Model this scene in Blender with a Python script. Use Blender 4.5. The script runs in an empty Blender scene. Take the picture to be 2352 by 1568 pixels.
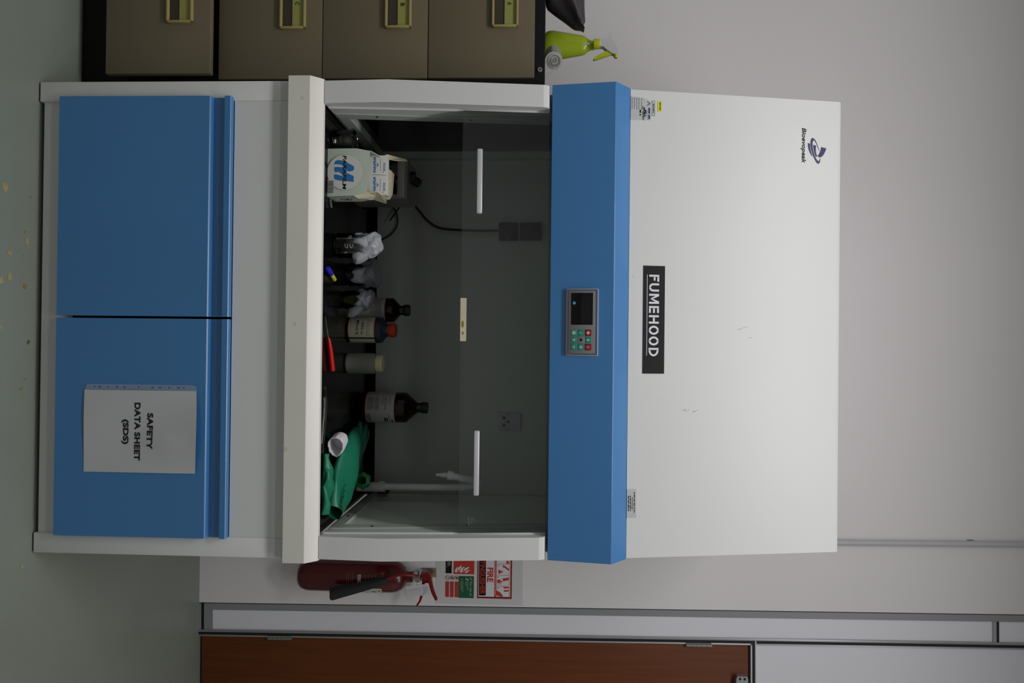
import bpy, bmesh, math, random
from mathutils import Vector, Matrix, noise as mnoise
random.seed(7)
SC = bpy.context.scene
COL = SC.collection
PI = math.pi
V3 = Vector

# ------------------------------------------------------------------ camera
# world: X to the right along the hood, Y into the room's back wall, Z up; metres.
# The photograph was taken with the camera turned on its side, so the picture's right is the room's up.
CAM, YAW, PITCH, ROLL = V3((0.061, -1.689, 1.2868)), -0.0063, -0.0407, 0.0107
fw = V3((math.sin(YAW)*math.cos(PITCH), math.cos(YAW)*math.cos(PITCH), math.sin(PITCH)))
r0 = V3((math.cos(YAW), -math.sin(YAW), 0)); u0 = r0.cross(fw)
R_ = math.cos(ROLL)*r0 + math.sin(ROLL)*u0
U_ = -math.sin(ROLL)*r0 + math.cos(ROLL)*u0
cd = bpy.data.cameras.new('camera'); cd.lens = 24; cd.sensor_width = 36; cd.sensor_fit = 'HORIZONTAL'; cd.clip_start = 0.05
co = bpy.data.objects.new('camera', cd); COL.objects.link(co); SC.camera = co
lx, ly, lz = U_, -R_, -fw
co.matrix_world = Matrix(((lx.x, ly.x, lz.x, CAM.x), (lx.y, ly.y, lz.y, CAM.y), (lx.z, ly.z, lz.z, CAM.z), (0, 0, 0, 1)))

# ------------------------------------------------------------------ world, lamps, exposure
w = bpy.data.worlds.new('world'); SC.world = w; w.use_nodes = True
w.node_tree.nodes['Background'].inputs[0].default_value = (0.75, 0.85, 1, 1)
w.node_tree.nodes['Background'].inputs[1].default_value = 0.02
SC.view_settings.view_transform = 'Standard'; SC.view_settings.look = 'None'
SC.view_settings.gamma = 1; SC.view_settings.use_curve_mapping = False
SC.view_settings.exposure = 0.0
def lamp(x, y, sx, sy, e, spread=PI, col=(1, 0.985, 0.985)):
    l = bpy.data.lights.new('ceiling_or_fill_lamp', 'AREA'); l.shape = 'RECTANGLE'; l.size = sx; l.size_y = sy; l.energy = e; l.color = col; l.spread = spread
    o = bpy.data.objects.new('ceiling_or_fill_lamp', l); COL.objects.link(o); o.location = (x, y, 3.27)
lamp(-0.15, -1.15, 2.0, 0.3, 34)
lamp(1.7, -0.9, 1.2, 0.3, 9); lamp(-1.9, -0.9, 1.2, 0.3, 5)  # second one, on the left, is an added fill for the side wall
lamp(0.1, -2.05, 2.0, 0.25, 9)

# ------------------------------------------------------------------ materials
def lin(c):
    c = c/255.0
    return c/12.92 if c <= 0.04045 else ((c+0.055)/1.055)**2.4
def rgb(t): return (lin(t[0]), lin(t[1]), lin(t[2]), 1)
MATS = {}
def mat(name, c, rough=0.5, metal=0.0, spec=0.5, vary=0.0, vscale=6.0, bump=0.0, bscale=60.0, coat=0.0, trans=0.0, alpha=1.0, spots=None, emit=0.0, aniso=None):
    m = bpy.data.materials.new(name); m.use_nodes = True; nt = m.node_tree; N = nt.nodes; L = nt.links
    b = N['Principled BSDF']
    b.inputs['Base Color'].default_value = rgb(c); b.inputs['Roughness'].default_value = rough
    b.inputs['Metallic'].default_value = metal; b.inputs['Specular IOR Level'].default_value = spec
    b.inputs['Coat Weight'].default_value = coat; b.inputs['Transmission Weight'].default_value = trans; b.inputs['Alpha'].default_value = alpha
    if emit:
        b.inputs['Emission Color'].default_value = rgb(c); b.inputs['Emission Strength'].default_value = emit
    tc = N.new('ShaderNodeTexCoord')
    src = None
    if vary:
        n = N.new('ShaderNodeTexNoise'); n.inputs['Scale'].default_value = vscale; n.inputs['Detail'].default_value = 4
        if aniso:
            mp = N.new('ShaderNodeMapping'); mp.inputs['Scale'].default_value = aniso
            L.new(tc.outputs['Object'], mp.inputs[0]); L.new(mp.outputs[0], n.inputs['Vector'])
        else: L.new(tc.outputs['Object'], n.inputs['Vector'])
        r = N.new('ShaderNodeMapRange'); r.inputs[1].default_value = .3; r.inputs[2].default_value = .7; r.inputs[3].default_value = 1-vary; r.inputs[4].default_value = 1+vary
        L.new(n.outputs['Fac'], r.inputs[0])
        mx = N.new('ShaderNodeVectorMath'); mx.operation = 'SCALE'; mx.inputs[0].default_value = rgb(c)[:3]; L.new(r.outputs[0], mx.inputs['Scale'])
        src = mx.outputs[0]
    if spots:                                   # small worn specks and smears: (colour, scale, threshold)
        sc_, ssc, th = spots
        n2 = N.new('ShaderNodeTexNoise'); n2.inputs['Scale'].default_value = ssc; n2.inputs['Detail'].default_value = 2; L.new(tc.outputs['Object'], n2.inputs['Vector'])
        r2 = N.new('ShaderNodeMapRange'); r2.inputs[1].default_value = th; r2.inputs[2].default_value = th+.05; L.new(n2.outputs['Fac'], r2.inputs[0])
        m2 = N.new('ShaderNodeMix'); m2.data_type = 'RGBA'; L.new(r2.outputs[0], m2.inputs[0])
        if src: L.new(src, m2.inputs[6])
        else: m2.inputs[6].default_value = rgb(c)
        m2.inputs[7].default_value = rgb(sc_); src = m2.outputs[2]
    if src: L.new(src, b.inputs['Base Color'])
    if bump:
        n3 = N.new('ShaderNodeTexNoise'); n3.inputs['Scale'].default_value = bscale; n3.inputs['Detail'].default_value = 3; L.new(tc.outputs['Object'], n3.inputs['Vector'])
        bp = N.new('ShaderNodeBump'); bp.inputs['Strength'].default_value = bump; bp.inputs['Distance'].default_value = .002; L.new(n3.outputs['Fac'], bp.inputs['Height']); L.new(bp.outputs[0], b.inputs['Normal'])
    MATS[name] = m
    return m
def glass(name, tint=(1, 1, 1), rough=0.02, ior=1.45, body=None, body_fac=0.0, trl=0.5):
    """thin clear or coloured sheet: see-through, with a Fresnel reflection; BODY adds a milky coloured share"""
    m = bpy.data.materials.new(name); m.use_nodes = True; nt = m.node_tree; N = nt.nodes; L = nt.links
    N.remove(N['Principled BSDF']); out = N['Material Output']
    t = N.new('ShaderNodeBsdfTransparent'); t.inputs[0].default_value = (*tint, 1)
    base = t.outputs[0]
    if body:
        d = N.new('ShaderNodeBsdfDiffuse'); d.inputs[0].default_value = rgb(body)
        tl = N.new('ShaderNodeBsdfTranslucent'); tl.inputs[0].default_value = rgb(body)
        m1 = N.new('ShaderNodeMixShader'); m1.inputs[0].default_value = trl; L.new(d.outputs[0], m1.inputs[1]); L.new(tl.outputs[0], m1.inputs[2])
        m2 = N.new('ShaderNodeMixShader'); m2.inputs[0].default_value = body_fac; L.new(base, m2.inputs[1]); L.new(m1.outputs[0], m2.inputs[2]); base = m2.outputs[0]
    g = N.new('ShaderNodeBsdfGlossy'); g.inputs['Roughness'].default_value = rough
    fr = N.new('ShaderNodeFresnel'); fr.inputs[0].default_value = ior
    mx = N.new('ShaderNodeMixShader'); L.new(fr.outputs[0], mx.inputs[0]); L.new(base, mx.inputs[1]); L.new(g.outputs[0], mx.inputs[2]); L.new(mx.outputs[0], out.inputs[0])
    MATS[name] = m
    return m

WALL = mat('wall_paint', (238, 234, 236), .9, vary=.015, vscale=1.5, bump=.15, bscale=180)
CEIL = mat('ceiling_paint', (215, 215, 213), .9)
FLOOR = mat('floor_epoxy', (131, 139, 128), .34, vary=.05, vscale=3.0, bump=.06, bscale=90)
STAIN = mat('stain_ochre', (160, 152, 104), .4, vary=.15, vscale=60)
STAIN2 = mat('stain_orange', (150, 120, 62), .5, vary=.2, vscale=90)
FLAKE = mat('flake_olive', (84, 80, 34), .7)
HOODW = mat('hood_white', (220, 222, 220), .42, vary=.012, vscale=3)
LIPW = mat('worktop_white', (228, 226, 217), .40, spec=.9, vary=.02, vscale=5, spots=((208, 202, 176), 22, .72))
BLUE = mat('hood_blue', (58, 124, 184), .38, spec=1.0, coat=.15, vary=.03, vscale=2.5)
LINER = mat('liner_light', (222, 228, 219), .5)
GREYIN = mat('liner_grey', (190, 196, 189), .5, vary=.02, vscale=4)
BLACKTOP = mat('black_worktop', (8, 8, 8), .16, spec=.22)
BLACK = mat('black_matt', (12, 12, 13), .6)
DARK = mat('dark_inside', (30, 31, 32), .8)
SASHG = glass('sash_glass', (.92, .955, .95), .03, 1.55)
SIDEG = glass('side_glass', (.50, .56, .54), .03, 1.5)
ALU = mat('aluminium', (176, 177, 180), .4, metal=.6)
ALUG = mat('aluminium_grey', (150, 152, 155), .5, metal=.1)
HANDLE = mat('handle_aluminium', (225, 222, 228), .3, metal=.35)
GASKET_SHADE = mat('gasket_and_gap_shade', (14, 16, 18), .6)
PANELW = mat('panel_laminate', (236, 237, 244), .45)
DOORW = mat('door_laminate', (106, 56, 25), .5, spec=.25, vary=.14, vscale=4, aniso=(22, 22, 1.0))
STEEL = mat('steel', (170, 168, 160), .3, metal=.9)
CAPE = mat('masking_tape', (203, 196, 168), .7, vary=.05, vscale=60)
PAPER = mat('paper', (196, 198, 200), .35, coat=.25)
SHEETP = mat('plain_paper', (216, 216, 218), .7)
INK = mat('ink_black', (16, 16, 18), .6)
INKG = mat('ink_grey', (120, 120, 128), .7)
INKB = mat('ink_blue', (30, 78, 150), .6)
NAVY = mat('ink_navy', (26, 26, 92), .5)
SIGNB = mat('sign_black', (20, 20, 23), .5, spec=.25)
SIGNW = mat('sign_white', (232, 230, 236), .5)
SIGNR = mat('sign_red', (196, 58, 38), .5)
SIGNG = mat('sign_green', (20, 92, 58), .5)
YEL = mat('sticker_yellow', (214, 218, 20), .5)
TEAL = mat('key_teal', (32, 138, 122), .45)
KRED = mat('key_red', (140, 10, 16), .45)
KGREY = mat('keypad_grey', (138, 138, 142), .4, metal=.3)
KBEZ = mat('keypad_bezel', (88, 92, 112), .4)
KFRAME = mat('keypad_frame', (196, 200, 202), .35, metal=.5)
SCREEN = mat('screen_black', (8, 9, 12), .12)
LED = mat('screen_dot_blue', (80, 180, 230), .4)
CABB = mat('cabinet_black', (14, 12, 14), .55, spec=.2)
CABD = mat('cabinet_beige', (112, 103, 83), .45, spec=.3, vary=.02, vscale=3)
BRASS = mat('holder_brass', (164, 150, 96), .45)
CARD = mat('card_green', (150, 152, 80), .6)
POCK = mat('holder_recess_shade', (60, 54, 44), .6)
SPRAY = glass('spray_body', (.86, .96, .30), .12, 1.35, (222, 244, 76), .86, .5)
SPRAYC = mat('spray_yellow', (196, 206, 24), .4)
SPRAYW = mat('spray_white', (208, 212, 210), .35)
FILM = glass('film_clear', (.75, .77, .76), .2, 1.4, (206, 208, 206), .55, .4)
BAG = mat('bag_charcoal', (62, 59, 62), .55, bump=.1, bscale=300)
RED = mat('extinguisher_red', (84, 3, 6), .3, coat=.3)
REDP = mat('lever_red', (124, 8, 10), .35)
HORN = mat('horn_black', (26, 28, 30), .6)
CHROME = mat('chrome', (205, 205, 208), .18, metal=1)
BRASSB = mat('bolt_brass', (190, 178, 70), .35, metal=.7)
REDT = mat('label_print', (146, 92, 96), .5)
LABW = mat('label_white', (205, 205, 200), .6)
LABC = mat('label_cream', (202, 205, 178), .6)
LABR = mat('label_red_edge', (190, 70, 20), .6)
BOXG = mat('box_card_green', (182, 196, 180), .7, vary=.03, vscale=12)
BOXIN = mat('box_card_cream', (216, 208, 178), .75)
BOXD = mat('box_disc_white', (206, 206, 202), .65)
MBLUE = mat('print_blue', (38, 112, 178), .6)
AMBER = glass('amber_glass', (.10, .035, .012), .05, 1.5, (52, 22, 10), .55, .5)
CAPB = mat('cap_black', (17, 18, 22), .5)
NAVYB = mat('bottle_navy', (40, 48, 62), .35)
ORANGE = mat('cap_orange', (204, 62, 18), .45)
HDPE = mat('bottle_hdpe', (126, 131, 120), .45)
HDPEC = mat('cap_cream', (202, 200, 158), .5)
LABG = glass('lab_glass', (.93, .95, .94), .05, 1.6)
LIQG = mat('liquid_green', (32, 62, 14), .15)
LIQY = mat('liquid_yellow_green', (110, 120, 16), .15)
LIQB = mat('liquid_brown', (70, 68, 50), .15)
FOIL = mat('foil_cover', (164, 168, 174), .38, bump=.3, bscale=90)
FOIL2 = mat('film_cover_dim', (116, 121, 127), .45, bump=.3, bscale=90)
GLOVE = mat('glove_green', (26, 122, 92), .42, vary=.06, vscale=9, bump=.1, bscale=120)
GLOVEM = mat('glove_print', (10, 40, 40), .6)
CUFF = mat('glove_white', (226, 224, 228), .6)
TAPW = mat('tap_white', (238, 238, 241), .35)
KNOBG = mat('knob_green', (30, 140, 62), .4)
SOCKW = mat('socket_grey', (176, 178, 192), .45)
PLUGB = mat('plug_dark', (28, 30, 38), .5)
INSTR = mat('instrument_grey', (150, 150, 144), .5)
INSTS = mat('instrument_silver', (176, 172, 166), .4)
REDH = mat('tool_red', (196, 16, 14), .3)
MARKB = mat('marker_blue', (48, 44, 200), .35)
MARKY = mat('marker_yellow', (214, 214, 60), .4)
PIPEW = mat('conduit_white', (196, 198, 200), .5)
HOLEB = glass('sleeve_strip', (.80, .86, .92), .2, 1.3, (180, 196, 214), .5, .05)

# ------------------------------------------------------------------ mesh helpers
def frame(o, ux, uy):
    ux = V3(ux).normalized(); n = ux.cross(V3(uy)).normalized(); uy = n.cross(ux)
    o = V3(o)
    return Matrix(((ux.x, uy.x, n.x, o.x), (ux.y, uy.y, n.y, o.y), (ux.z, uy.z, n.z, o.z), (0, 0, 0, 1)))
FLATS = {}
def curve_mesh(cu):
    o = bpy.data.objects.new('tmp', cu); COL.objects.link(o)
    dg = bpy.context.evaluated_depsgraph_get()
    me = bpy.data.meshes.new_from_object(o.evaluated_get(dg))
    vs = [v.co.copy() for v in me.vertices]; fs = [list(p.vertices) for p in me.polygons]
    bpy.data.objects.remove(o); bpy.data.curves.remove(cu); bpy.data.meshes.remove(me)
    return vs, fs
def text_flat(s, bold=0.0, shear=0.0, space=1.0, line=1.0, align='CENTER'):
    k = (s, bold, shear, space, line, align)
    if k not in FLATS:
        cu = bpy.data.curves.new('tmp', 'FONT'); cu.body = s; cu.size = 1; cu.offset = bold; cu.shear = shear
        cu.space_character = space; cu.space_line = line; cu.align_x = align; cu.resolution_u = 4
        FLATS[k] = curve_mesh(cu)
    return FLATS[k]
def poly_flat(loops):
    cu = bpy.data.curves.new('tmp', 'CURVE'); cu.dimensions = '2D'; cu.fill_mode = 'BOTH'
    for lp in loops:
        s = cu.splines.new('POLY'); s.points.add(len(lp)-1)
        for i, p in enumerate(lp): s.points[i].co = (p[0], p[1], 0, 1)
        s.use_cyclic_u = True
    return curve_mesh(cu)
def ell(cx, cy, rx, ry, n=28, a0=0, a1=2*PI, rot=0):
    full = abs(a1-a0-2*PI) < 1e-6
    pts = []
    for i in range(n if full else n+1):
        t = a0+(a1-a0)*i/n; x, y = rx*math.cos(t), ry*math.sin(t)
        pts.append((cx+x*math.cos(rot)-y*math.sin(rot), cy+x*math.sin(rot)+y*math.cos(rot)))
    return pts
def spline(pts, n=8):
    """Catmull-Rom through the points"""
    P = [V3(p) for p in pts]; P = [2*P[0]-P[1]]+P+[2*P[-1]-P[-2]]; out = []
    for i in range(1, len(P)-2):
        for k in range(n):
            t = k/n; a, b, c, d = P[i-1], P[i], P[i+1], P[i+2]
            out.append(.5*((2*b)+(c-a)*t+(2*a-5*b+4*c-d)*t*t+(3*b-a-3*c+d)*t**3))
    out.append(P[-2]); return out

class MB:
    def __init__(s, m, M=None):
        s.vs, s.fs, s.fm, s.mats, s.mi, s.M = [], [], [], [m], 0, M
    def use(s, m):
        if m not in s.mats: s.mats.append(m)
        s.mi = s.mats.index(m); return s
    def at(s, M): s.M = M; return s
    def raw(s, vs, fs, fn=None):
        k = len(s.vs)
        for v in vs:
            v = V3(v)
            if fn: v = V3(fn(v))
            if s.M is not None: v = s.M @ v
            s.vs.append(v)
        for f in fs: s.fs.append([k+i for i in f]); s.fm.append(s.mi)
        return s
    def box(s, x0, x1, y0, y1, z0, z1, bev=0.0, seg=2, fn=None):
        if bev <= 0:
            vs = [(x, y, z) for x in (x0, x1) for y in (y0, y1) for z in (z0, z1)]
            fs = [(0, 1, 3, 2), (4, 6, 7, 5), (0, 4, 5, 1), (2, 3, 7, 6), (0, 2, 6, 4), (1, 5, 7, 3)]
            return s.raw(vs, fs, fn)
        bm = bmesh.new(); bmesh.ops.create_cube(bm, size=1)
        for v in bm.verts: v.co = V3(((x0+x1)/2+v.co.x*(x1-x0), (y0+y1)/2+v.co.y*(y1-y0), (z0+z1)/2+v.co.z*(z1-z0)))
        bmesh.ops.bevel(bm, geom=bm.edges[:], offset=min(bev, .49*min(x1-x0, y1-y0, z1-z0)), segments=seg, profile=.5, affect='EDGES')
        bm.verts.index_update(); vs = [v.co.copy() for v in bm.verts]; fs = [[v.index for v in f.verts] for f in bm.faces]; bm.free()
        return s.raw(vs, fs, fn)
    def prism(s, pts, x0, x1, fn=None):
        """closed (y, z) outline extruded along x"""
        n = len(pts); vs = [(x0, p[0], p[1]) for p in pts]+[(x1, p[0], p[1]) for p in pts]
        fs = [[i, (i+1) % n, n+(i+1) % n, n+i] for i in range(n)]+[list(range(n))[::-1], list(range(n, 2*n))]
        return s.raw(vs, fs, fn)
    def slab(s, pts, z0, z1, fn=None):
        """closed (x, y) outline with thickness z0..z1 in the frame"""
        n = len(pts); vs = [(p[0], p[1], z0) for p in pts]+[(p[0], p[1], z1) for p in pts]
        fs = [[i, (i+1) % n, n+(i+1) % n, n+i] for i in range(n)]+[list(range(n))[::-1], list(range(n, 2*n))]
        return s.raw(vs, fs, fn)
    def lathe(s, prof, c=(0, 0, 0), seg=40, sx=1, sy=1, fn=None):
        vs, fs = [], []
        for r, z in prof:
            for i in range(seg):
                a = 2*PI*i/seg; vs.append((c[0]+r*sx*math.cos(a), c[1]+r*sy*math.sin(a), c[2]+z))
        for k in range(len(prof)-1):
            for i in range(seg):
                j = (i+1) % seg; fs.append([k*seg+i, k*seg+j, (k+1)*seg+j, (k+1)*seg+i])
        if prof[0][0] > 0: fs.append(list(range(seg))[::-1])
        if prof[-1][0] > 0: fs.append([(len(prof)-1)*seg+i for i in range(seg)])
        return s.raw(vs, fs, fn)
    def shell(s, prof, c=(0, 0, 0), seg=40):
        """lathe without end caps"""
        vs, fs = [], []
        for r, z in prof:
            for i in range(seg):
                a = 2*PI*i/seg; vs.append((c[0]+r*math.cos(a), c[1]+r*math.sin(a), c[2]+z))
        for k in range(len(prof)-1):
            for i in range(seg):
                j = (i+1) % seg; fs.append([k*seg+i, k*seg+j, (k+1)*seg+j, (k+1)*seg+i])
        return s.raw(vs, fs)
    def tube(s, pts, rad, seg=12, caps=True, flat=1.0):
        P = [V3(p) for p in pts]; n = len(P); vs, fs = [], []
        R = rad if isinstance(rad, (list, tuple)) else [rad]*n
        ref = V3((0, 0, 1)); prev = None
        for i in range(n):
            t = (P[min(i+1, n-1)]-P[max(i-1, 0)]).normalized()
            if prev is None:
                a = t.cross(ref) if abs(t.dot(ref)) < .95 else t.cross(V3((0, 1, 0)))
            else: a = prev-t*prev.dot(t)
            a.normalize(); prev = a; b = t.cross(a)
            for k in range(seg):
                g = 2*PI*k/seg; vs.append(P[i]+(a*math.cos(g)+b*math.sin(g)*flat)*R[i])
        for i in range(n-1):
            for k in range(seg):
                j = (k+1) % seg; fs.append([i*seg+k, i*seg+j, (i+1)*seg+j, (i+1)*seg+k])
        if caps: fs.append(list(range(seg))[::-1]); fs.append([(n-1)*seg+k for k in range(seg)])
        return s.raw(vs, fs)
    def rect(s, x0, x1, y0, y1, z=0.0, fn=None, nx=1, ny=1):
        vs = [(x0+(x1-x0)*i/nx, y0+(y1-y0)*j/ny, z) for j in range(ny+1) for i in range(nx+1)]
        fs = [[j*(nx+1)+i, j*(nx+1)+i+1, (j+1)*(nx+1)+i+1, (j+1)*(nx+1)+i] for j in range(ny) for i in range(nx)]
        return s.raw(vs, fs, fn)
    def flat(s, loops, z=0.0, fn=None):
        vs, fs = poly_flat(loops)
        return s.raw([(v.x, v.y, z) for v in vs], fs, fn)
    def text(s, t, cx, cy, wd=None, ht=None, z=0.0, bold=0.0, shear=0.0, space=1.0, line=1.0, flip=False, align='CENTER', fn=None, rot=0.0):
        vs, fs = text_flat(t, bold, shear, space, line, align)
        if not vs: return s
        x0, x1 = min(v.x for v in vs), max(v.x for v in vs); y0, y1 = min(v.y for v in vs), max(v.y for v in vs)
        kx = wd/(x1-x0) if wd else None; ky = ht/(y1-y0) if ht else None
        kx = kx or ky; ky = ky or kx; sg = -1 if flip else 1
        out = []
        for v in vs:
            a, b = sg*(v.x-(x0+x1)/2)*kx, sg*(v.y-(y0+y1)/2)*ky
            out.append((cx+a*math.cos(rot)-b*math.sin(rot), cy+a*math.sin(rot)+b*math.cos(rot), z))
        return s.raw(out, fs, fn)
    def lines(s, x0, x1, ys, h, z=0.0, seed=1, fn=None, nx=1):
        """rows of fine print: broken dashes"""
        rr = random.Random(seed)
        for y in ys:
            x = x0
            while x < x1-h*.5:
                L = min(h*rr.uniform(1.5, 5), x1-x); s.rect(x, x+L, y-h/2, y+h/2, z, fn, nx); x += L+h*.7
        return s
    def build(s, name, parent=None, smooth=35, origin=None):
        me = bpy.data.meshes.new(name)
        if parent is not None:
            t = parent
            while t.parent is not None: t = t.parent
            o0 = t.location.copy()
        elif origin is not None: o0 = V3(origin)
        else:
            xs = [v.x for v in s.vs]; ys = [v.y for v in s.vs]; o0 = V3(((min(xs)+max(xs))/2, (min(ys)+max(ys))/2, min(v.z for v in s.vs)))
        me.from_pydata([v-o0 for v in s.vs], [], s.fs)
        for m in s.mats: me.materials.append(m)
        me.polygons.foreach_set('material_index', s.fm)
        bm = bmesh.new(); bm.from_mesh(me); bmesh.ops.recalc_face_normals(bm, faces=bm.faces[:]); bm.to_mesh(me); bm.free()
        if smooth:
            me.polygons.foreach_set('use_smooth', [True]*len(me.polygons)); me.set_sharp_from_angle(angle=math.radians(smooth))
        me.update()
        o = bpy.data.objects.new(name, me); COL.objects.link(o)
        if parent is not None: o.parent = parent
        else: o.location = o0
        return o
def tag(o, label=None, cat=None, group=None, kind=None):
    if label: o['label'] = label
    if cat: o['category'] = cat
    if group: o['group'] = group
    if kind: o['kind'] = kind
    return o
def thing(name, loc, label, cat, group=None, kind=None):
    o = bpy.data.objects.new(name, None); COL.objects.link(o); o.location = loc; o.empty_display_size = .1
    return tag(o, label, cat, group, kind)
def struct(o, label=None): return tag(o, label, kind='structure')
XF = lambda y, z=0.0, x=0.0: frame((x, y, z), (1, 0, 0), (0, 0, 1))      # a plane facing the camera side (-Y): local x right, y up, z out

# ------------------------------------------------------------------ room shell
WY = 0.8705
struct(MB(FLOOR).box(-3.2, 3.4, -5.2, 1.0, -.1, 0).build('floor', origin=(0, 0, 0)))
struct(MB(WALL, frame((0, WY+.12, 0), (1, 0, 0), (0, 0, 1))).slab([(-3.2, 0), (1.052, 0), (1.052-.0117*3.3, 3.3), (-3.2, 3.3)], 0, .12).build('wall_back'))
struct(MB(CEIL).box(-3.2, 3.4, -5.2, 1.0, 3.3, 3.4).build('ceiling'))
struct(MB(WALL).box(-3.3, -3.2, -5.2, 1.0, 0, 3.3).build('wall_left'))
struct(MB(WALL).box(3.4, 3.5, -5.2, 1.0, 0, 3.3).build('wall_right'))
struct(MB(WALL).box(-3.2, 3.4, -5.3, -5.2, 0, 3.3).build('wall_front'))

# partition with the door, leaning a touch against the hood as in the photo
TILT = Matrix.Translation((1.05, WY, 0)) @ Matrix.Rotation(-0.0117, 4, 'Y') @ Matrix.Translation((-1.05, -WY, 0))
struct(MB(PANELW, TILT).box(1.0795, 1.155, WY+.003, WY+.05, .05, 2.952).box(1.0795, 1.155, WY+.003, WY+.05, 2.966, 3.32)
       .box(1.18, 2.15, WY+.003, WY+.05, 2.094, 3.32).box(2.15, 3.5, WY+.003, WY+.05, -.02, 3.34).build('wall_infill'))
struct(MB(ALUG, TILT).box(1.0555, 1.0795, WY, WY+.05, .052, 3.32).box(1.0555, 1.155, WY-.001, WY+.05, .019, .052).build('trim_1'))
struct(MB(GASKET_SHADE, TILT).box(1.0505, 1.0555, WY+.006, WY+.06, -.02, 3.32).box(1.0555, 1.16, WY-.001, WY+.05, .0085, .019).box(1.079, 1.156, WY-.001, WY+.05, 2.956, 2.966).build('trim_2'))  # first strip paints the shadow gap at the wall's end black
struct(MB(ALU, TILT).box(1.0555, 1.155, WY-.002, WY+.05, -.02, .0085).box(1.079, 1.156, WY-.002, WY+.05, 2.944, 2.956).build('trim_3'))
door = thing('door_1', (1.6, WY, 0), None, None, kind='structure')
MB(ALU, TILT).box(1.1535, 1.1622, WY-.004, WY+.05, -.02, 3.32, .001).box(1.1722, 1.1785, WY-.004, WY+.05, -.02, 2.079, .001).box(1.1722, 2.12, WY-.004, WY+.05, 2.0725, 2.079, .001) \
    .box(1.1622, 2.15, WY-.004, WY+.05, 2.0885, 2.0945, .001).box(1.172, 1.1785, WY-.002, WY+.05, 2.0945, 3.32).box(2.105, 2.15, WY-.004, WY+.05, -.02, 2.0945).build('door_frame', door)
MB(GASKET_SHADE, TILT).box(1.1622, 1.1722, WY-.0032, WY+.05, -.02, 3.32).box(1.1722, 2.12, WY-.0032, WY+.05, 2.079, 2.0885).box(1.1785, 1.181, WY+.012, WY+.05, -.02, 2.0725).box(1.1785, 2.105, WY+.012, WY+.05, 2.0685, 2.0725).build('gasket', door)
MB(DOORW, TILT).box(1.181, 2.103, WY+.006, WY+.046, .006, 2.0685, .0015).build('door_leaf', door)
for hz in (.265, 1.836):
    b = MB(STEEL, TILT).box(1.1725, 1.1795, WY-.006, WY, hz, hz+.094)
    for k in range(5): b.tube([(1.183, WY-.004, hz+.003+k*.0188), (1.183, WY-.004, hz+.0208+k*.0188)], .0052, 12)
    b.build('hinge', door)
b = MB(ALU, TILT @ XF(WY+.006)).slab([(1.288, 2.022), (1.296, 2.018), (1.34, 2.016), (1.34, 2.062), (1.296, 2.06), (1.288, 2.056)], 0, .022)
b.use(DARK)
for z in (2.031, 2.048): b.slab(ell(1.297, z, .0045, .0045, 16), .0225, .0232)
b.build('closer_bracket', door)
# conduit on the wall above the hood
b = MB(PIPEW, TILT).tube([(.795, WY-.0105, 0.3), (.795, WY-.0105, 3.295)], .0105, 20)
b.use(ALUG).box(.782, .808, WY-.004, WY, 2.855, 2.875)
tag(b.build('conduit'), 'thin white conduit running up the wall behind the fume hood to the ceiling', 'pipe')

# floor marks: spilt drops and one scrap
b = MB(STAIN)
def blob(b, x, y, rx, ry, z, sd):
    rr = random.Random(sd)
    b.raw([(x, y, z)]+[(x+rx*rr.uniform(.65, 1.1)*math.cos(a*PI/7), y+ry*rr.uniform(.65, 1.1)*math.sin(a*PI/7), z) for a in range(14)], [(0, 1+i, 1+(i+1) % 14) for i in range(14)])
for i, (x, y, rx, ry) in enumerate([(-.306, -.103, .012, .011), (-.151, -.086, .009, .008), (-.093, -.085, .011, .009), (-.081, -.112, .009, .008), (-.188, -.03, .012, .006), (.625, -.031, .007, .006), (.029, -.111, .006, .006), (-.335, -.2, .02, .015), (.2, -.25, .015, .012)]):
    blob(b, x, y, rx, ry, .0006, i)
b.use(STAIN2)
for i, (x, y, rx, ry) in enumerate([(-.301, -.02, .003, .004), (-.209, -.037, .004, .004), (-.075, -.035, .007, .007), (.182, -.043, .005, .006), (.158, -.03, .003, .003), (-.15, -.04, .003, .003)]):
    blob(b, x, y, rx, ry, .0008, 50+i)
b.build('stain', bpy.data.objects['floor'])
tag(MB(FLAKE).raw([(.058, -.022, .0002), (.063, -.015, .0002), (.072, -.02, .0002), (.067, -.027, .0002), (.065, -.021, .003)], [(0, 1, 4), (1, 2, 4), (2, 3, 4), (3, 0, 4), (3, 2, 1, 0)]).build('leaf_scrap'),
    'tiny olive scrap lying on the floor in front of the fume hood', 'scrap')

# ------------------------------------------------------------------ fume hood
hood = thing('fume_hood', (0, .4, 0), 'white and blue laboratory fume hood with two cupboard doors and a glass sash', 'fume hood')
b = MB(HOODW)
for s in (-1, 1):
    x0, x1 = sorted((s*.549, s*.6))
    b = MB(HOODW).box(x0, x1, 0, .80, .004, .656, .003)
    b.use(BLACK).box(x0+.004, x1-.004, .004, .79, 0, .004); b.build('side_panel', hood)  # black strip stands in for the shadow gap under the panel
b = MB(HOODW).box(-.549, .549, .007, .03, .012, .078).box(-.549, .549, 0.0005, .03, .5112, .656)
b.build('front_rail', hood)
MB(DARK).box(-.549, .549, .03, .034, .62, .655).box(-.549, .549, .03, .79, .02, .03).box(-.549, .549, .77, .79, .02, .656).box(-.004, .004, .34, .77, .03, .6).build('carcass', hood)
prof = [(-.018, .0695), (-.018, .4555), (-.0155, .4582), (-.0035, .4602), (-.0035, .4938), (-.0165, .4932), (-.018, .4942), (-.018, .5082), (-.0165, .5097), (-.0008, .5097), (-.0008, .0695)]
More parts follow.
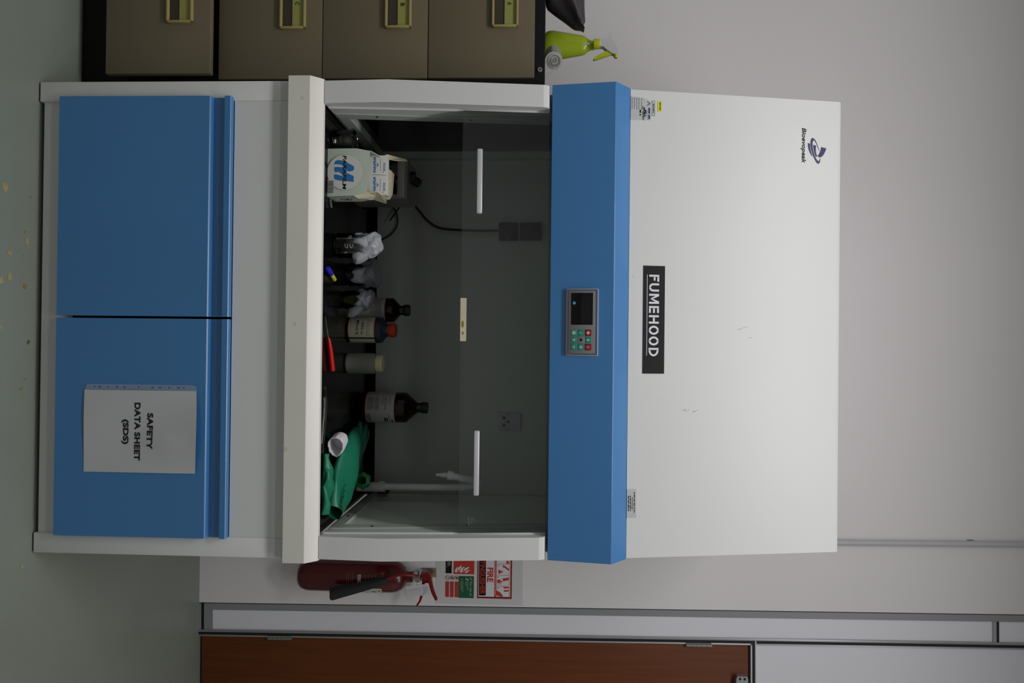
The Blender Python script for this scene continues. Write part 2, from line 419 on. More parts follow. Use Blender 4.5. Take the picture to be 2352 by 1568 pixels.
for x0, x1 in ((-.556, -.0035), (.0025, .5495)):
    MB(BLUE).prism(prof, x0, x1).build('cupboard_door', hood, smooth=25)
# worktop
lip = MB(LIPW).prism([(-.022, .6565), (-.022, .710), (-.0205, .7125), (.002, .7375), (.005, .7385), (.012, .7385), (.015, .7355), (.015, .6565)], -.604, .604); lip.build('worktop_edge', hood, smooth=25)
MB(BLACKTOP).box(-.545, .545, .0152, .62, .69, .730).build('worktop', hood)
# upper side walls with their windows
FP = [(.0022, .7392), (-.005, .899), (.036, 1.290), (.040, 1.300), (.050, 1.306), (.1, 1.306), (.1, .7392)]
for s in (-1, 1):
    x0, x1 = sorted((s*.5435, s*.6))
    MB(HOODW).prism(FP, x0, x1).build('front_post', hood, smooth=12)
    x0, x1 = sorted((s*.5435, s*.598))
    b = MB(GREYIN)
    b.prism([(.1, .7382), (.1, 1.6), (.172, 1.6), (.116, .772), (.116, .7382)], x0, x1)
    b.prism([(.116, .7382), (.116, .772), (.79, .772), (.79, .7382)], x0, x1)
    b.prism([(.505, .772), (.505, 1.6), (.79, 1.6), (.79, .772)], x0, x1)
    b.prism([(.172, 1.55), (.505, 1.55), (.505, 1.6), (.172, 1.6)], x0, x1)
    xi = s*.5435; xa, xb = sorted((xi, xi-s*.0022))
    b.prism([(.079, .745), (.079, .76), (.139, 1.306), (.172, 1.306), (.116, .772), (.5, .772), (.5, .745)], xa, xb)
    b.use(HOODW).prism([(.028, .742), (.068, 1.306), (.073, 1.306), (.033, .742)], *sorted((xi, xi-s*.004)))  # white strip added to paint the bright line of a light-catching bevel
    b.build('side_wall', hood, smooth=20)
    for y, z in ((.099, .85), (.127, 1.097), (.2, .758)): MB(BLACK).tube([(xi-s*.002, y, z), (xi-s*.0038, y, z)], .0032, 12).build('screw', hood)
    MB(SIDEG if s < 0 else LINER).prism([(.112, .766), (.165, 1.58), (.512, 1.58), (.512, .766)], *sorted((s*.565, s*.570) if s < 0 else (.548, .553))).build('side_window' if s < 0 else 'inset_panel', hood)
MB(GREYIN).box(-.5435, .5435, .535, .541, .749, 1.6).box(-.5435, .5435, .18, .541, 1.6, 1.61).build('baffle', hood)
MB(BLACK).box(-.5435, .5435, .62, .63, .69, 1.6).build('rear_plenum', hood)
MB(HOODW).box(-.598, .598, .79, .80, .0, 1.55).build('back_panel', hood)
MB(PLUGB).box(.505, .54, .47, .53, .7302, .752, .004).tube([(.53, .50, .752), (.534, .5, .79)], .006, 10).box(.528, .5385, .47, .52, .775, .806, .003).build('hose_fitting', hood)
# sash
sash = MB(SASHG).prism([(.046, 1.0845), (.086, 1.455), (.091, 1.455), (.051, 1.0845)], -.539, .539).build('sash', hood)
SF = frame((0, .0458, 1.0845), (1, 0, 0), (0, .108, 1))
for x in (-.3555, .3585):
    b = MB(HANDLE, SF).box(x-.082, x+.082, .037, .051, .003, .020, .003)
    b.use(ALUG).box(x-.07, x-.05, .04, .048, 0, .004).box(x+.05, x+.07, .04, .048, 0, .004); b.build('sash_handle', sash)
b = MB(CAPE, SF).box(-.0595, .0505, -.001, .0145, .0003, .0009); b.use(STAIN2)
blob(b, .008, .005, .01, .004, .0011, 3); blob(b, .03, .006, .005, .003, .0011, 4); tag(b.build('tape', sash), 'strip of cream masking tape')
MB(INKG, SF).text('CCC', .507, .036, .016, .009, .0004, bold=-.01).lines(.497, .519, [.026], .0016, .0004).build('etched_mark', sash)
# canopy
MB(BLUE).prism([(.0435, 1.3123), (.0222, 1.4695), (.0228, 1.4715), (.066, 1.511), (.0705, 1.5125), (.16, 1.5125), (.16, 1.3123)], -.602, .602).build('canopy', hood, smooth=20)
cov = MB(HOODW).prism([(.0695, 1.513), (.165, 2.0765), (.1675, 2.0835), (.174, 2.0872), (.8, 2.0872), (.8, 1.551), (.16, 1.551), (.16, 1.513)], -.6, .6)
cov.use(ALUG)
UF = frame((0, .0695, 1.513), (1, 0, 0), (0, .0955, .5635))           # slope of the upper cover
for x, y, wd, h in ((.222, .152, .0012, .010), (.2245, .156, .0018, .003), (.2225, .162, .003, .0012), (.226, .178, .002, .008), (.2235, .186, .0012, .004), (.011, .300, .0010, .014), (.006, .315, .0008, .016), (.033, .330, .0009, .012), (-.12, .012, .002, .002)):
    cov.at(UF).flat([ell(x, y, wd/2, h/2, 10, rot=.25)], .0005)
cov.build('upper_cover', hood, smooth=50)
KF = frame((0, .0435, 1.3123), (1, 0, 0), (0, -.0213, .1572))         # slope of the canopy face
cp = MB(KFRAME, KF).box(-.0845, .0845, .041, .1215, 0, .006, .002); cp = cp.build('control_panel', hood)
b = MB(KBEZ, KF).box(-.0822, .0822, .043, .1195, .0055, .0066); b.use(KGREY).box(-.0785, .0785, .0475, .1145, .006, .0072, .002).use(LABR).rect(-.074, .074, .0505, .0512, .0074); b.build('fascia', cp)
b = MB(SCREEN, KF).box(-.0735, .0065, .0535, .108, .0068, .0078, .002); b.use(LED).flat([ell(-.048, .0615, .0037, .0037, 24)], .0080); b.use(INK).flat([ell(-.048, .0615, .0007, .0007, 10)], .0082); b.build('screen', cp)
KX, KZ = (.0265, .0443, .0622), (.0613, .0792, .0970)
KC = [[TEAL, TEAL, KRED], [TEAL, KGREY, TEAL], [TEAL, TEAL, KRED]]
for i in range(3):
    for j in range(3):
        x, z = KX[i], KZ[j]; d = .0081
        b = MB(KC[i][j], KF).box(x-d, x+d, z-d, z+d, .0068, .0078, .0012)
        b.use(SIGNW if KC[i][j] == KRED else LABC); t = .0080
        if (i, j) == (0, 0): b.flat([[(x-.004, z-.004), (x+.004, z-.004), (x+.004, z+.004), (x-.004, z+.004)], ell(x-.0015, z, .001, .001, 10), ell(x+.0015, z+.0012, .0009, .0009, 10)], t)
        elif (i, j) == (0, 1): b.flat([ell(x, z+.001, .003, .003), ell(x, z+.001, .0024, .0024)], t).rect(x-.0013, x+.0013, z-.0045, z-.0026, t)
        elif (i, j) == (0, 2) or (i, j) == (2, 1):
            b.flat([ell(x, z, .0027, .0027), ell(x, z, .0011, .0011, 12)], t)
            for k in range(8):
                a = k*PI/4; b.flat([ell(x+.0034*math.cos(a), z+.0034*math.sin(a), .0009, .0009, 8)], t)
        elif (i, j) == (1, 0): b.flat([[(x-.0035, z+.003), (x+.0035, z+.003), (x, z-.005)]], t)
        elif (i, j) == (1, 2): b.flat([[(x-.0035, z-.003), (x+.0035, z-.003), (x, z+.005)]], t).rect(x-.007, x+.007, z-.0095, z-.0086, t)
        elif (i, j) == (1, 1): b.use(INK).flat([ell(x, z, .0036, .0036)], t)
        elif (i, j) == (2, 0):
            for k in range(3): b.flat([ell(x+.0022*math.cos(.5+k*2.09), z+.0022*math.sin(.5+k*2.09), .0022, .0010, 14, rot=.5+k*2.09)], t)
        else: b.flat([ell(x, z-.0004, .0036, .0036, 24, PI*.5+.5, PI*2.5-.5)+ell(x, z-.0004, .0029, .0029, 24, PI*2.5-.5, PI*.5+.5)], t).rect(x-.0004, x+.0004, z, z+.0042, t)
        b.build('key', cp)
# printed emblem on the upper cover; points in 0.088 mm steps from the corner of the photographed mark
def EP(L): return [((zy-620)*.0000875-.478, (zx-560)*.0000885+.493) for zx, zy in L]
b = MB(NAVY, UF)
b.flat([EP([(482, 535), (548, 545), (552, 620), (568, 720), (595, 830), (640, 950), (600, 905), (550, 825), (510, 730), (490, 640)])], .0006)
b.flat([EP([(655, 578), (748, 600), (738, 680), (740, 760), (752, 840), (785, 915), (745, 942), (715, 880), (690, 800), (665, 690)])], .0006)
b.flat([EP([(915, 632), (1075, 668), (1040, 770), (985, 870), (930, 930), (880, 952), (835, 945), (800, 912), (850, 840), (890, 740)])], .0006)
b.flat([EP([(628, 368), (680, 390), (740, 465), (795, 590), (845, 720), (862, 790), (850, 760), (800, 640), (755, 540), (715, 470), (680, 442), (650, 455), (632, 520), (632, 620), (655, 760), (700, 900), (760, 1010), (815, 1065), (850, 1060), (872, 1010), (884, 965), (888, 1020), (872, 1095), (845, 1142), (815, 1150), (760, 1110), (700, 1010), (640, 880), (595, 740), (568, 600), (570, 480), (590, 400)])], .0007)
b.build('emblem', hood)
MB(INK, UF).text('Bioevopeak', -.4785, .4735, .0935, .0155, .0006, bold=.022, shear=.22).build('emblem_lettering', hood)
# sockets on the baffle
def socket(x0, x1, z0, z1):
    xm = (x0+x1)/2
    b = MB(SOCKW).box(x0, x1, .525, .535, z0, z1, .003); b = b.build('power_socket', hood)
    c = MB(INSTS).box(xm-.022, xm+.022, .5235, .526, z0+.008, z0+.042, .002)
    c.use(DARK).at(XF(.5233, z0+.025, xm)).flat([[(-.017, -.011), (-.007, -.009), (-.007, .001), (-.017, .001)]], .0002).flat([[(.017, -.011), (.007, -.009), (.007, .001), (.017, .001)]], .0002).flat([ell(0, .009, .004, .005, 14)], .0002).flat([ell(0, .0, .002, .002, 10)], .0002)
    c.build('socket_face', b)
    for xs_ in (x0+.005, x1-.005): MB(INKG).tube([(xs_, .526, z0+.035), (xs_, .5238, z0+.035)], .003, 10).build('screw', b)
    MB(SOCKW).box(x0, x1, .518, .526, z1-.006, z1+.001, .002).build('cover_hinge', b)
socket(.278, .336, 1.153, 1.226)
s2 = MB(PLUGB).box(-.339, -.281, .522, .535, 1.150, 1.213, .003).build('power_socket', hood)
MB(PLUGB).box(-.338, -.282, .512, .535, 1.219, 1.288, .003).build('lifted_cover', s2)
# swan-neck tap
tap = MB(TAPW).tube([(.5, .40, .7302), (.5, .40, .800)], .0145, 24).build('water_tap', hood)
b = MB(TAPW).tube([(.499, .40, .797), (.499, .40, .815)], .0165, 6); b.build('nut', tap, smooth=0)
pth = [(.499, .40, .81), (.498, .40, .95), (.4965, .40, 1.06)]+[(.4965-.042*t, .40-.07*t, 1.06+.052*math.sin(PI*t)) for t in (.12, .25, .38, .5, .62, .75, .88)]+[(.4545, .33, 1.06), (.4475, .33, 1.03)]
MB(TAPW).tube(spline(pth, 5), .0105, 20).build('spout', tap)
MB(TAPW).tube([(.4485, .33, 1.036), (.4465, .33, 1.018)], .0138, 20).build('collar', tap)
MB(TAPW).tube([(.4465, .33, 1.02), (.4465, .33, 1.005), (.446, .33, .9985), (.446, .33, .998), (.446, .33, .983)], [.009, .0075, .0065, .0055, .0042], 18).build('nozzle', tap)
b = MB(KNOBG); kc = V3((.470, .345, .760)); ax = (V3((.061, -1.689, 1.1))-kc).normalized(); KM = frame(kc, ax.cross(V3((0, 0, 1))), ax.cross(V3((0, 0, 1))).cross(ax))
nk = 42; prof = [(.012, -.02), (.0225, -.016), (.0245, 0), (.0225, .012), (.017, .017), (.006, .0185)]
vs, fs = [], []
for r, z in prof:
    for i in range(nk):
        a = 2*PI*i/nk; q = r*(1+.07*math.cos(6*a)); vs.append((q*math.cos(a), q*math.sin(a), z))
for k in range(len(prof)-1):
    for i in range(nk): fs.append([k*nk+i, k*nk+(i+1) % nk, (k+1)*nk+(i+1) % nk, (k+1)*nk+i])
fs.append([(len(prof)-1)*nk+i for i in range(nk)])
b.at(KM).raw(vs, fs).at(None).tube([kc-ax*.015, (.499, .40, .765)], .008, 14); b.build('knob', tap)

# ------------------------------------------------------------------ things fixed to the hood's outside
# FUMEHOOD plate: stencil letters
sg = thing('hood_sign', (-.01, .076, 1.551), 'long black sign with white stencil capitals above the control panel', 'sign')
MB(SIGNB, UF).box(-.1485, .1285, .0385, .0955, .0004, .0016).build('sign_plate', sg)
b = MB(SIGNW, UF); H, S, ty = .0265, .0050, .0018
def bar(x0, x1, y0, y1): b.rect(x0, x1, y0, y1, ty)
def arc(cx, cy, rx, ry, a0, a1): b.flat([ell(cx, cy, rx, ry, 20, a0, a1)+ell(cx, cy, rx-S, ry-S, 20, a1, a0)], ty)
Y0 = .0535; Y1 = Y0+H; g = .0009
x = -.1255; bar(x, x+S, Y0, Y1); bar(x+S+g, x+.0175, Y1-S, Y1); bar(x+S+g, x+.015, Y0+H*.46, Y0+H*.46+S*.9)
x = -.1035
r = .0105
bar(x, x+S, Y0+r, Y1); bar(x+2*r-S, x+2*r, Y0+r, Y1); arc(x+r, Y0+r, r, r, PI, 1.5*PI-.06); arc(x+r, Y0+r, r, r, 1.5*PI+.06, 2*PI)
x = -.0765; W_ = .0255; bar(x, x+S, Y0, Y1); bar(x+W_-S, x+W_, Y0, Y1)
for sgn in (0, 1):
    q = lambda a: x+a if not sgn else x+W_-a
    b.flat([[(q(.0001), Y1), (q(.0058), Y1), (q(W_/2-.0004), Y0+H*.42), (q(W_/2-.0004), Y0+H*.12)]], ty+.0001*sgn+.0001)
x = -.045; bar(x, x+S, Y0, Y1)
for yy in (Y0, Y0+H/2-S/2, Y1-S): bar(x+S+g, x+.0175, yy, yy+S)
x = -.0215; bar(x, x+S, Y0, Y1); bar(x+.0165, x+.0165+S, Y0, Y1); bar(x+S+g, x+.0165, Y0+H/2-S/2, Y0+H/2+S/2)
for x in (.0055, .033):
    rx = .0115; ry = H/2; cx = x+rx; cy = Y0+ry
    arc(cx, cy, rx, ry, PI*.5+.07, PI*1.5-.07); arc(cx, cy, rx, ry, -PI*.5+.07, PI*.5-.07)
x = .0625; bar(x, x+S, Y0, Y1); arc(x+S+g, Y0+H/2, .0155, H/2, -PI/2, PI/2)
b.rect(-.126, .0825, .0478, .0490, ty); b.build('lettering', sg)
# stickers at the lower left of the upper cover
lab = 'white service sticker with blue letterhead above the canopy at its far left'
st = thing('service_sticker', (-.55, .07, 1.517), lab, 'sticker')
PFR = MB(PAPER, UF); PFR.flat([[(-.583, .0005), (-.522, .0005), (-.523, .054), (-.572, .054), (-.579, .036)]], .0005).build('sticker_paper', st)
b = MB(NAVY, UF).flat([[(-.572, .044), (-.566, .053), (-.560, .044), (-.562, .044), (-.566, .050), (-.570, .044)]], .0009).lines(-.555, -.526, [.0495], .004, .0009, 5)
b.use(INK).text('LEV REVIEW', -.540, .0335, .036, .005, .0009, bold=.03).lines(-.549, -.534, [.040, .026], .0042, .0009, 8).lines(-.555, -.530, [.0365], .003, .0009, 9)
b.use(INKG).lines(-.579, -.55, [.004, .010, .016, .022, .029], .0016, .0009, 2); b.rect(-.55, -.526, .0445, .0450, .0009); b.build('print', st)
st = thing('strip_label', (-.555, .08, 1.57), 'small white strip label between the service sticker and the yellow sticker', 'label')
MB(PAPER, UF).rect(-.5745, -.534, .0565, .0655, .0006).build('label_paper', st)
b = MB(INK, UF).lines(-.566, -.543, [.061], .0022, .001, 4); b.use(INKG).flat([[(-.5735, .0575), (-.535, .0575), (-.535, .0645), (-.5735, .0645)], [(-.573, .058), (-.5355, .058), (-.5355, .064), (-.573, .064)]], .0009); b.build('print', st)
b = MB(YEL, UF).rect(-.5735, -.547, .0715, .0825, .0006); b.use(INK).lines(-.571, -.549, [.0785], .0022, .001, 6)
tag(b.build('yellow_sticker'), 'small yellow sticker at the upper left of the hood front', 'sticker')
b = MB(PAPER, UF).flat([[(.424, .0005), (.497, .0005), (.4975, .0255), (.4245, .0245)]], .0006)
b.use(INK).lines(.441, .480, [.0045, .0095], .0026, .001, 12).lines(.445, .478, [.0145], .0018, .001, 13).lines(.432, .485, [.020], .0022, .001, 14).use(YEL).rect(.487, .4895, .0155, .0175, .001)
tag(b.build('white_sticker'), 'white printed sticker above the canopy near its far right end', 'sticker')
# plastic sleeve with the safety sheet
sl = thing('document_sleeve', (.28, -.02, .145), 'white safety data sheet in a punched plastic sleeve on the right blue cupboard door', 'document sleeve')
DF = XF(-.018)
def bulge(v):
    a = (v.x-.1825)/.2055; c = (v.y-.1465)/.2865
    z = .0022+.012*max(0, math.sin(PI*min(max(a, 0), 1)))*max(0, c)**3+.0035*math.exp(-((a-.62)**2/.02+(c-.72)**2/.03))+.0012*math.sin(5*a+4*c)
    return (v.x, v.y+max(0, c)**8*.007*math.sin(PI*min(max(a, 0), 1)), z+v.z)
MB(PAPER, DF).rect(.1825, .388, .1465, .433, 0, bulge, 30, 40).build('sheet', sl)
b = MB(INK, DF)
b.text('SAFETY', .284, .3175, .0905, .0155, .0006, bold=.042, space=1.06, fn=bulge).text('DATA SHEET', .2855, .2845, .1445, .0155, .0006, bold=.042, space=1.06, fn=bulge).text('(SDS)', .2865, .2525, .0625, .0185, .0006, bold=.042, fn=bulge)
b.build('lettering', sl)
holes = [ell(.1748, z, .0022, .0022 if k in (0, 2, 5, 8, 10) else .0042, 14) for k, z in enumerate((.172, .185, .207, .230, .249, .285, .321, .340, .363, .387, .401))]
b = MB(HOLEB, DF).flat([[(.168, .153), (.1825, .146), (.1825, .433), (.1715, .433), (.168, .4225)]]+holes, .0018); tag(b.build('punched_strip', sl), 'clear punched edge strip')

# ------------------------------------------------------------------ filing cabinet
fc = thing('filing_cabinet', (-.8765, .47, 0), 'black steel filing cabinet with four beige drawers, left of the fume hood', 'filing cabinet')
b = MB(CABB).box(-1.108, -.645, .158, .79, .004, 1.293, .003).box(-1.10, -.65, .165, .78, 0, .004); b.build('carcass', fc)
b = MB(ALUG).lathe([(.0065, 0), (.0065, .004), (.005, .005), (.004, .003)], (0, 0, 0), 24); b.vs = [V3((v.x-.687, .158-v.z, v.y+1.279)) for v in b.vs]
b.use(INK).box(-.6878, -.6862, .153, .1545, 1.2765, 1.2815); b.build('lock', fc)
for z0, z1, dy, let in ((.9752, 1.2642, 0, 'A'), (.6845, .9732, 0, 'B'), (.3945, .6828, 0, 'C'), (.102, .391, -.040, 'D')):
    yf = .150+dy
    b = MB(CABD).box(-1.092, -.6635, yf, yf+.018 if dy == 0 else yf+.02, z0, z1, .0025)
    if dy: b.use(DARK).box(-1.08, -.69, yf+.02, .7, z0+.02, z1-.03)
    dr = b.build('drawer', fc)
    hz = z1-.116 if dy == 0 else z1-.118; hx0, hx1 = -.948, -.798
    F = XF(yf)
    b = MB(BRASS, F)
    for r in ((hx0, hx1, hz, hz+.0062), (hx0, hx1, hz+.0655, hz+.0715), (hx0, hx0+.0065, hz, hz+.0715), (hx1-.0065, hx1, hz, hz+.0715)):
        b.box(r[0], r[1], r[2], r[3], -.001, .010, .002)
    b.use(POCK).box(hx0+.006, hx1-.006, hz+.006, hz+.034, .0005, .0015); b.build('label_holder', dr)  # flat dark patch: the pull recess's shade is put into its colour
    b = MB(CARD, F).box(hx0+.006, hx1-.006, hz+.034, hz+.066, .0005, .0035); b.use(INK)
    if let in 'ABC': b.text(let, -.8625 if let != 'C' else -.868, hz+.0475, .0085, .0115, .0040, bold=.02)
    b.build('index_card', dr)

# ------------------------------------------------------------------ on top of the cabinet
TOP = 1.293
sp = thing('spray_bottle', (-.888, .45, TOP), 'yellow green trigger spray bottle standing on the filing cabinet', 'spray bottle')
c = (-.890, .47, TOP)
b = MB(SPRAY).lathe([(.037, .0002), (.0425, .005), (.0462, .018), (.0466, .026), (.0320, .113), (.0295, .124), (.0215, .134), (.0150, .145), (.0142, .156)], c, 40, 1, .72); b.build('bottle', sp)
MB(SPRAYC).lathe([(.0152, .152), (.0155, .156), (.0155, .168), (.0145, .171)], (-.8855, .45, TOP), 30).build('collar', sp)
MB(SPRAYW).tube([(-.890, .45, TOP+.012), (-.8855, .45, TOP+.15)], .0026, 10).build('dip_tube', sp)
HF = XF(.439)
b = MB(SPRAYW, HF).slab([(-.8965, 1.4635), (-.8745, 1.4635), (-.8735, 1.475), (-.868, 1.480), (-.854, 1.499), (-.8495, 1.512), (-.853, 1.520), (-.866, 1.5195), (-.884, 1.510), (-.898, 1.500), (-.916, 1.4985), (-.9175, 1.496), (-.903, 1.491), (-.8975, 1.484)], -.022, 0)
b.build('spray_head', sp, smooth=30)
b = MB(SPRAYC, HF).slab([(-.8645, 1.4935), (-.855, 1.5035), (-.8505, 1.497), (-.8425, 1.474), (-.834, 1.448), (-.8365, 1.4445), (-.843, 1.450), (-.8565, 1.475)], -.018, -.004); b.build('trigger', sp)
MB(SPRAYC).tube([(-.8535, .45, 1.5165), (-.842, .45, 1.5135)], .0065, 14).build('nozzle', sp)
rl = thing('film_roll', (-.75, .25, TOP), 'roll of clear plastic film lying beside the spray bottle on the filing cabinet', 'roll')
a0 = V3((-.738, .222, TOP+.0245)); dx = V3((-.55, .83, 0)).normalized()
b = MB(FILM).tube([a0, a0+dx*.03, a0+dx*.1], .0238, 36); b.build('film', rl)
RMx = frame(a0-dx*.0006, V3((0, 0, 1)).cross(-dx), (0, 0, 1))
b = MB(LABW, RMx).flat([ell(0, 0, .0245, .0245, 40), ell(0, 0, .0205, .0205, 40)], 0)
for k in range(4): b.use(INSTS if k % 2 else LABW).flat([ell(.002*math.sin(k*2), .0018*math.cos(k*3), .0195-.0045*k, .019-.0047*k, 26), ell(.0025*math.sin(k*2), .002*math.cos(k*3), .0165-.0045*k, .0165-.0047*k, 26)], .0003*k)
b.build('roll_end', rl)
MB(INSTS).raw([(-.715, .215, TOP+.028), (-.706, .222, TOP+.024), (-.683, .20, TOP+.0008), (-.693, .195, TOP+.0008), (-.7, .206, TOP+.012), (-.692, .212, TOP+.010)], [(0, 1, 5, 4), (4, 5, 2, 3)]).build('loose_tail', rl)
# dark bag flopping over the cabinet top
b = MB(BAG)
L0 = [(-1.10, 1.2935), (-.987, 1.2935), (-.962, 1.297), (-.948, 1.310), (-.916, 1.357), (-.899, 1.382), (-.895, 1.411)]
nU, nV = 26, 14; vs, fs = [], []
pa = spline([(p[0], 0, p[1]) for p in L0], 4)
for i, p in enumerate(pa):
    u = i/(len(pa)-1)
    top = V3((-1.10+u*.205, 0, 1.418-.008*math.sin(3*u)+(-.006 if u > .9 else 0)))
    for j in range(nV+1):
        t = j/nV; q = V3((p.x, 0, p.z)).lerp(top, t)
        d = .075*math.sin(PI*t)**.7*(1-u*.75)+.010*math.sin(9*t+5*u)*(1-t)*t*4
        vs.append((q.x, .34-d+.04*u, q.z))
W2 = nV+1; n1 = len(pa)
for i in range(n1-1):
    for j in range(nV): fs.append([i*W2+j, i*W2+j+1, (i+1)*W2+j+1, (i+1)*W2+j])
k = len(vs); vs += [(v[0], .34+.04*(v[0]+1.10)/.205+(.34+.04*(v[0]+1.10)/.205-v[1])*.4+.003, v[2]) for v in vs]
for i in range(n1-1):
    for j in range(nV): fs.append([k+i*W2+j, k+(i+1)*W2+j, k+(i+1)*W2+j+1, k+i*W2+j+1])
for i in range(n1-1):
    fs.append([i*W2, (i+1)*W2, k+(i+1)*W2, k+i*W2]); fs.append([i*W2+nV, k+i*W2+nV, k+(i+1)*W2+nV, (i+1)*W2+nV])
for j in range(nV):
    fs.append([j, k+j, k+j+1, j+1]); fs.append([(n1-1)*W2+j, (n1-1)*W2+j+1, k+(n1-1)*W2+j+1, k+(n1-1)*W2+j])
tag(b.raw(vs, fs).build('cloth_bag', smooth=60), 'dark charcoal bag slumped on the filing cabinet behind the spray bottle', 'bag')

# ------------------------------------------------------------------ fire extinguisher and notices on the wall
ex = thing('fire_extinguisher', (.913, .806, .41), 'red fire extinguisher hanging on the wall right of the fume hood', 'fire extinguisher')
c = (.913, .806, 0); r = .0565
b = MB(RED).lathe([(.02, .409), (.038, .412), (.050, .424), (.0555, .442), (r, .46), (r, .752), (.054, .772), (.046, .790), (.034, .802), (.022, .8075), (.0195, .810), (.0195, .832)], c, 56); b.build('cylinder', ex, smooth=40)
def cyl(cx, cy, rr): return lambda v: (cx+rr*math.sin(v.x/rr), cy-rr*math.cos(v.x/rr), v.y)
cf = lambda dz: (lambda v: cyl(.913, .806, r+.0005+dz)(v))
b = MB(REDT)
for zz in (.706, .694, .681, .668): b.lines(-.022, .020, [zz], .0022, 0, int(zz*1000), cf(0), 2)
for zz in (.600, .607, .614, .622): b.lines(-.03, .02, [zz], .0016, 0, int(zz*1000), cf(0), 2)
b.use(LABW).rect(-.022, -.008, .640, .652, 0, cf(0), 3).rect(-.0065, .006, .640, .652, 0, cf(0), 3)
b.use(INK).flat([ell(-.015, .646, .004, .004, 16), ell(-.015, .646, .0025, .0025, 16)], 0, cf(.0004)).flat([[(-.003, .642), (-.001, .641), (.004, .649), (.002, .650)]], 0, cf(.0004))
b.use(REDT).flat([[(-.034, .722), (.014, .722), (.014, .738), (-.034, .738)], [(-.033, .7228), (.013, .7228), (.013, .7372), (-.033, .7372)]], 0, cf(0)).text('EVER', -.0105, .730, .040, .0105, 0, bold=.02, shear=.1, fn=cf(0))
b.build('printed_panel', ex)
b = MB(LABW).rect(.030, .085, .656, .726, 0, cf(.0003), 14, 2); b.use(INKG).lines(.05, .08, [.668, .674, .70], .002, 0, 5, cf(.0008), 2).rect(.046, .060, .690, .702, 0, cf(.0008), 4).use(BRASSB).flat([ell(.044, .716, .0045, .0045, 16)], 0, cf(.0008)); b.build('service_label', ex)
VB = MB(CHROME).tube([(.913, .806, .830), (.913, .806, .868)], .0125, 20).tube([(.913, .806, .853), (.913, .775, .853)], .0105, 18).tube([(.905, .79, .858), (.883, .78, .862)], .0075, 14).tube([(.884, .78, .862), (.879, .779, .862)], .009, 14).build('valve', ex)
hs = MB(REDP).tube(spline([(.898, .768, .857), (.892, .757, .842), (.885, .745, .815), (.886, .737, .785), (.895, .733, .758), (.902, .73, .735)], 6), .0055, 14).build('discharge_pipe', ex)
MB(HORN).tube([(.8995, .732, .751), (.902, .731, .745), (.917, .722, .687), (.947, .708, .558), (.947, .708, .5575)], [.0115, .0135, .0165, .0225, .019], 28).build('horn', ex)
def lever(path, hw, th):
    b = MB(REDP); P = spline(path, 6); vs, fs = [], []
    for i, p in enumerate(P):
        t = (P[min(i+1, len(P)-1)]-P[max(i-1, 0)]).normalized(); nn = V3((0, 1, 0)).cross(t).normalized(); s_ = 1-.45*(i/(len(P)-1))**2
        for a, c_ in ((-1, -1), (1, -1), (1, 1), (-1, 1)): vs.append(p+V3((0, a*hw*s_, 0))+nn*th*s_*c_)
    for i in range(len(P)-1):
        for k in range(4): fs.append([i*4+k, i*4+(k+1) % 4, (i+1)*4+(k+1) % 4, (i+1)*4+k])
    fs += [[3, 2, 1, 0], [(len(P)-1)*4+k for k in range(4)]]
    return b.raw(vs, fs)
lever([(.896, .79, .872), (.893, .788, .885), (.9, .786, .894), (.925, .784, .900), (.955, .783, .908), (.985, .782, .922)], .012, .007).build('carry_lever', ex, smooth=40)
lever([(.912, .79, .874), (.935, .788, .873), (.965, .786, .868), (.99, .785, .862), (1.008, .784, .850)], .010, .005).build('squeeze_lever', ex, smooth=40)
MB(REDP).box(.893, .926, .778, .80, .868, .898, .004).build('lever_block', ex)
tg = thing('inspection_tag', (.955, .772, .80), 'white inspection tag hanging from the fire extinguisher levers', 'tag')
TF = frame((.9345, .766, .8135), (-.012, 0, .083), (.047, .004, -.0095))
b = MB(SHEETP, TF).box(0, .083, .0, .0405, 0, .0006); b.build('tag_card', tg)
b = MB(INKG, TF).use(INK).flat([ell(.057, .034, .0015, .0015, 10)], -.0004).use(INKG)
for k in range(9): b.rect(.006+k*.0055, .0063+k*.0055, .010, .038, -.0004)
b.rect(.005, .053, .0165, .0172, -.0004).rect(.005, .053, .010, .0104, -.0004)
for k in range(4): b.rect(.061+k*.0048, .0622+k*.0048, .006+.002*(k % 2), .036-.003*k, -.0004)
b.build('print', tg)
MB(STEEL).tube([(.913, .79, .868), (.922, .778, .862), (.928, .77, .852), (.934, .768, .874), (.930, .780, .880)], .0008, 6).build('tie', tg)
b = MB(STEEL, XF(WY)).box(.899, .934, .853, .908, 0, .004, .001); b.at(None).use(BRASSB).tube([(.922, WY-.004, .895), (.922, WY-.010, .895)], .0065, 6).use(CHROME).box(.902, .922, .818, WY, .853, .857)
tag(b.build('wall_bracket'), 'steel wall bracket with a brass bolt behind the fire extinguisher head', 'bracket')
nt = thing('safety_notice', (.915, WY, .91), 'laminated white safety notice with fire extinguisher panels on the wall', 'notice')
NF = XF(WY)
MB(SHEETP, NF).rect(.80, 1.032, .906, 1.232, .0008).build('laminated_sheet', nt)
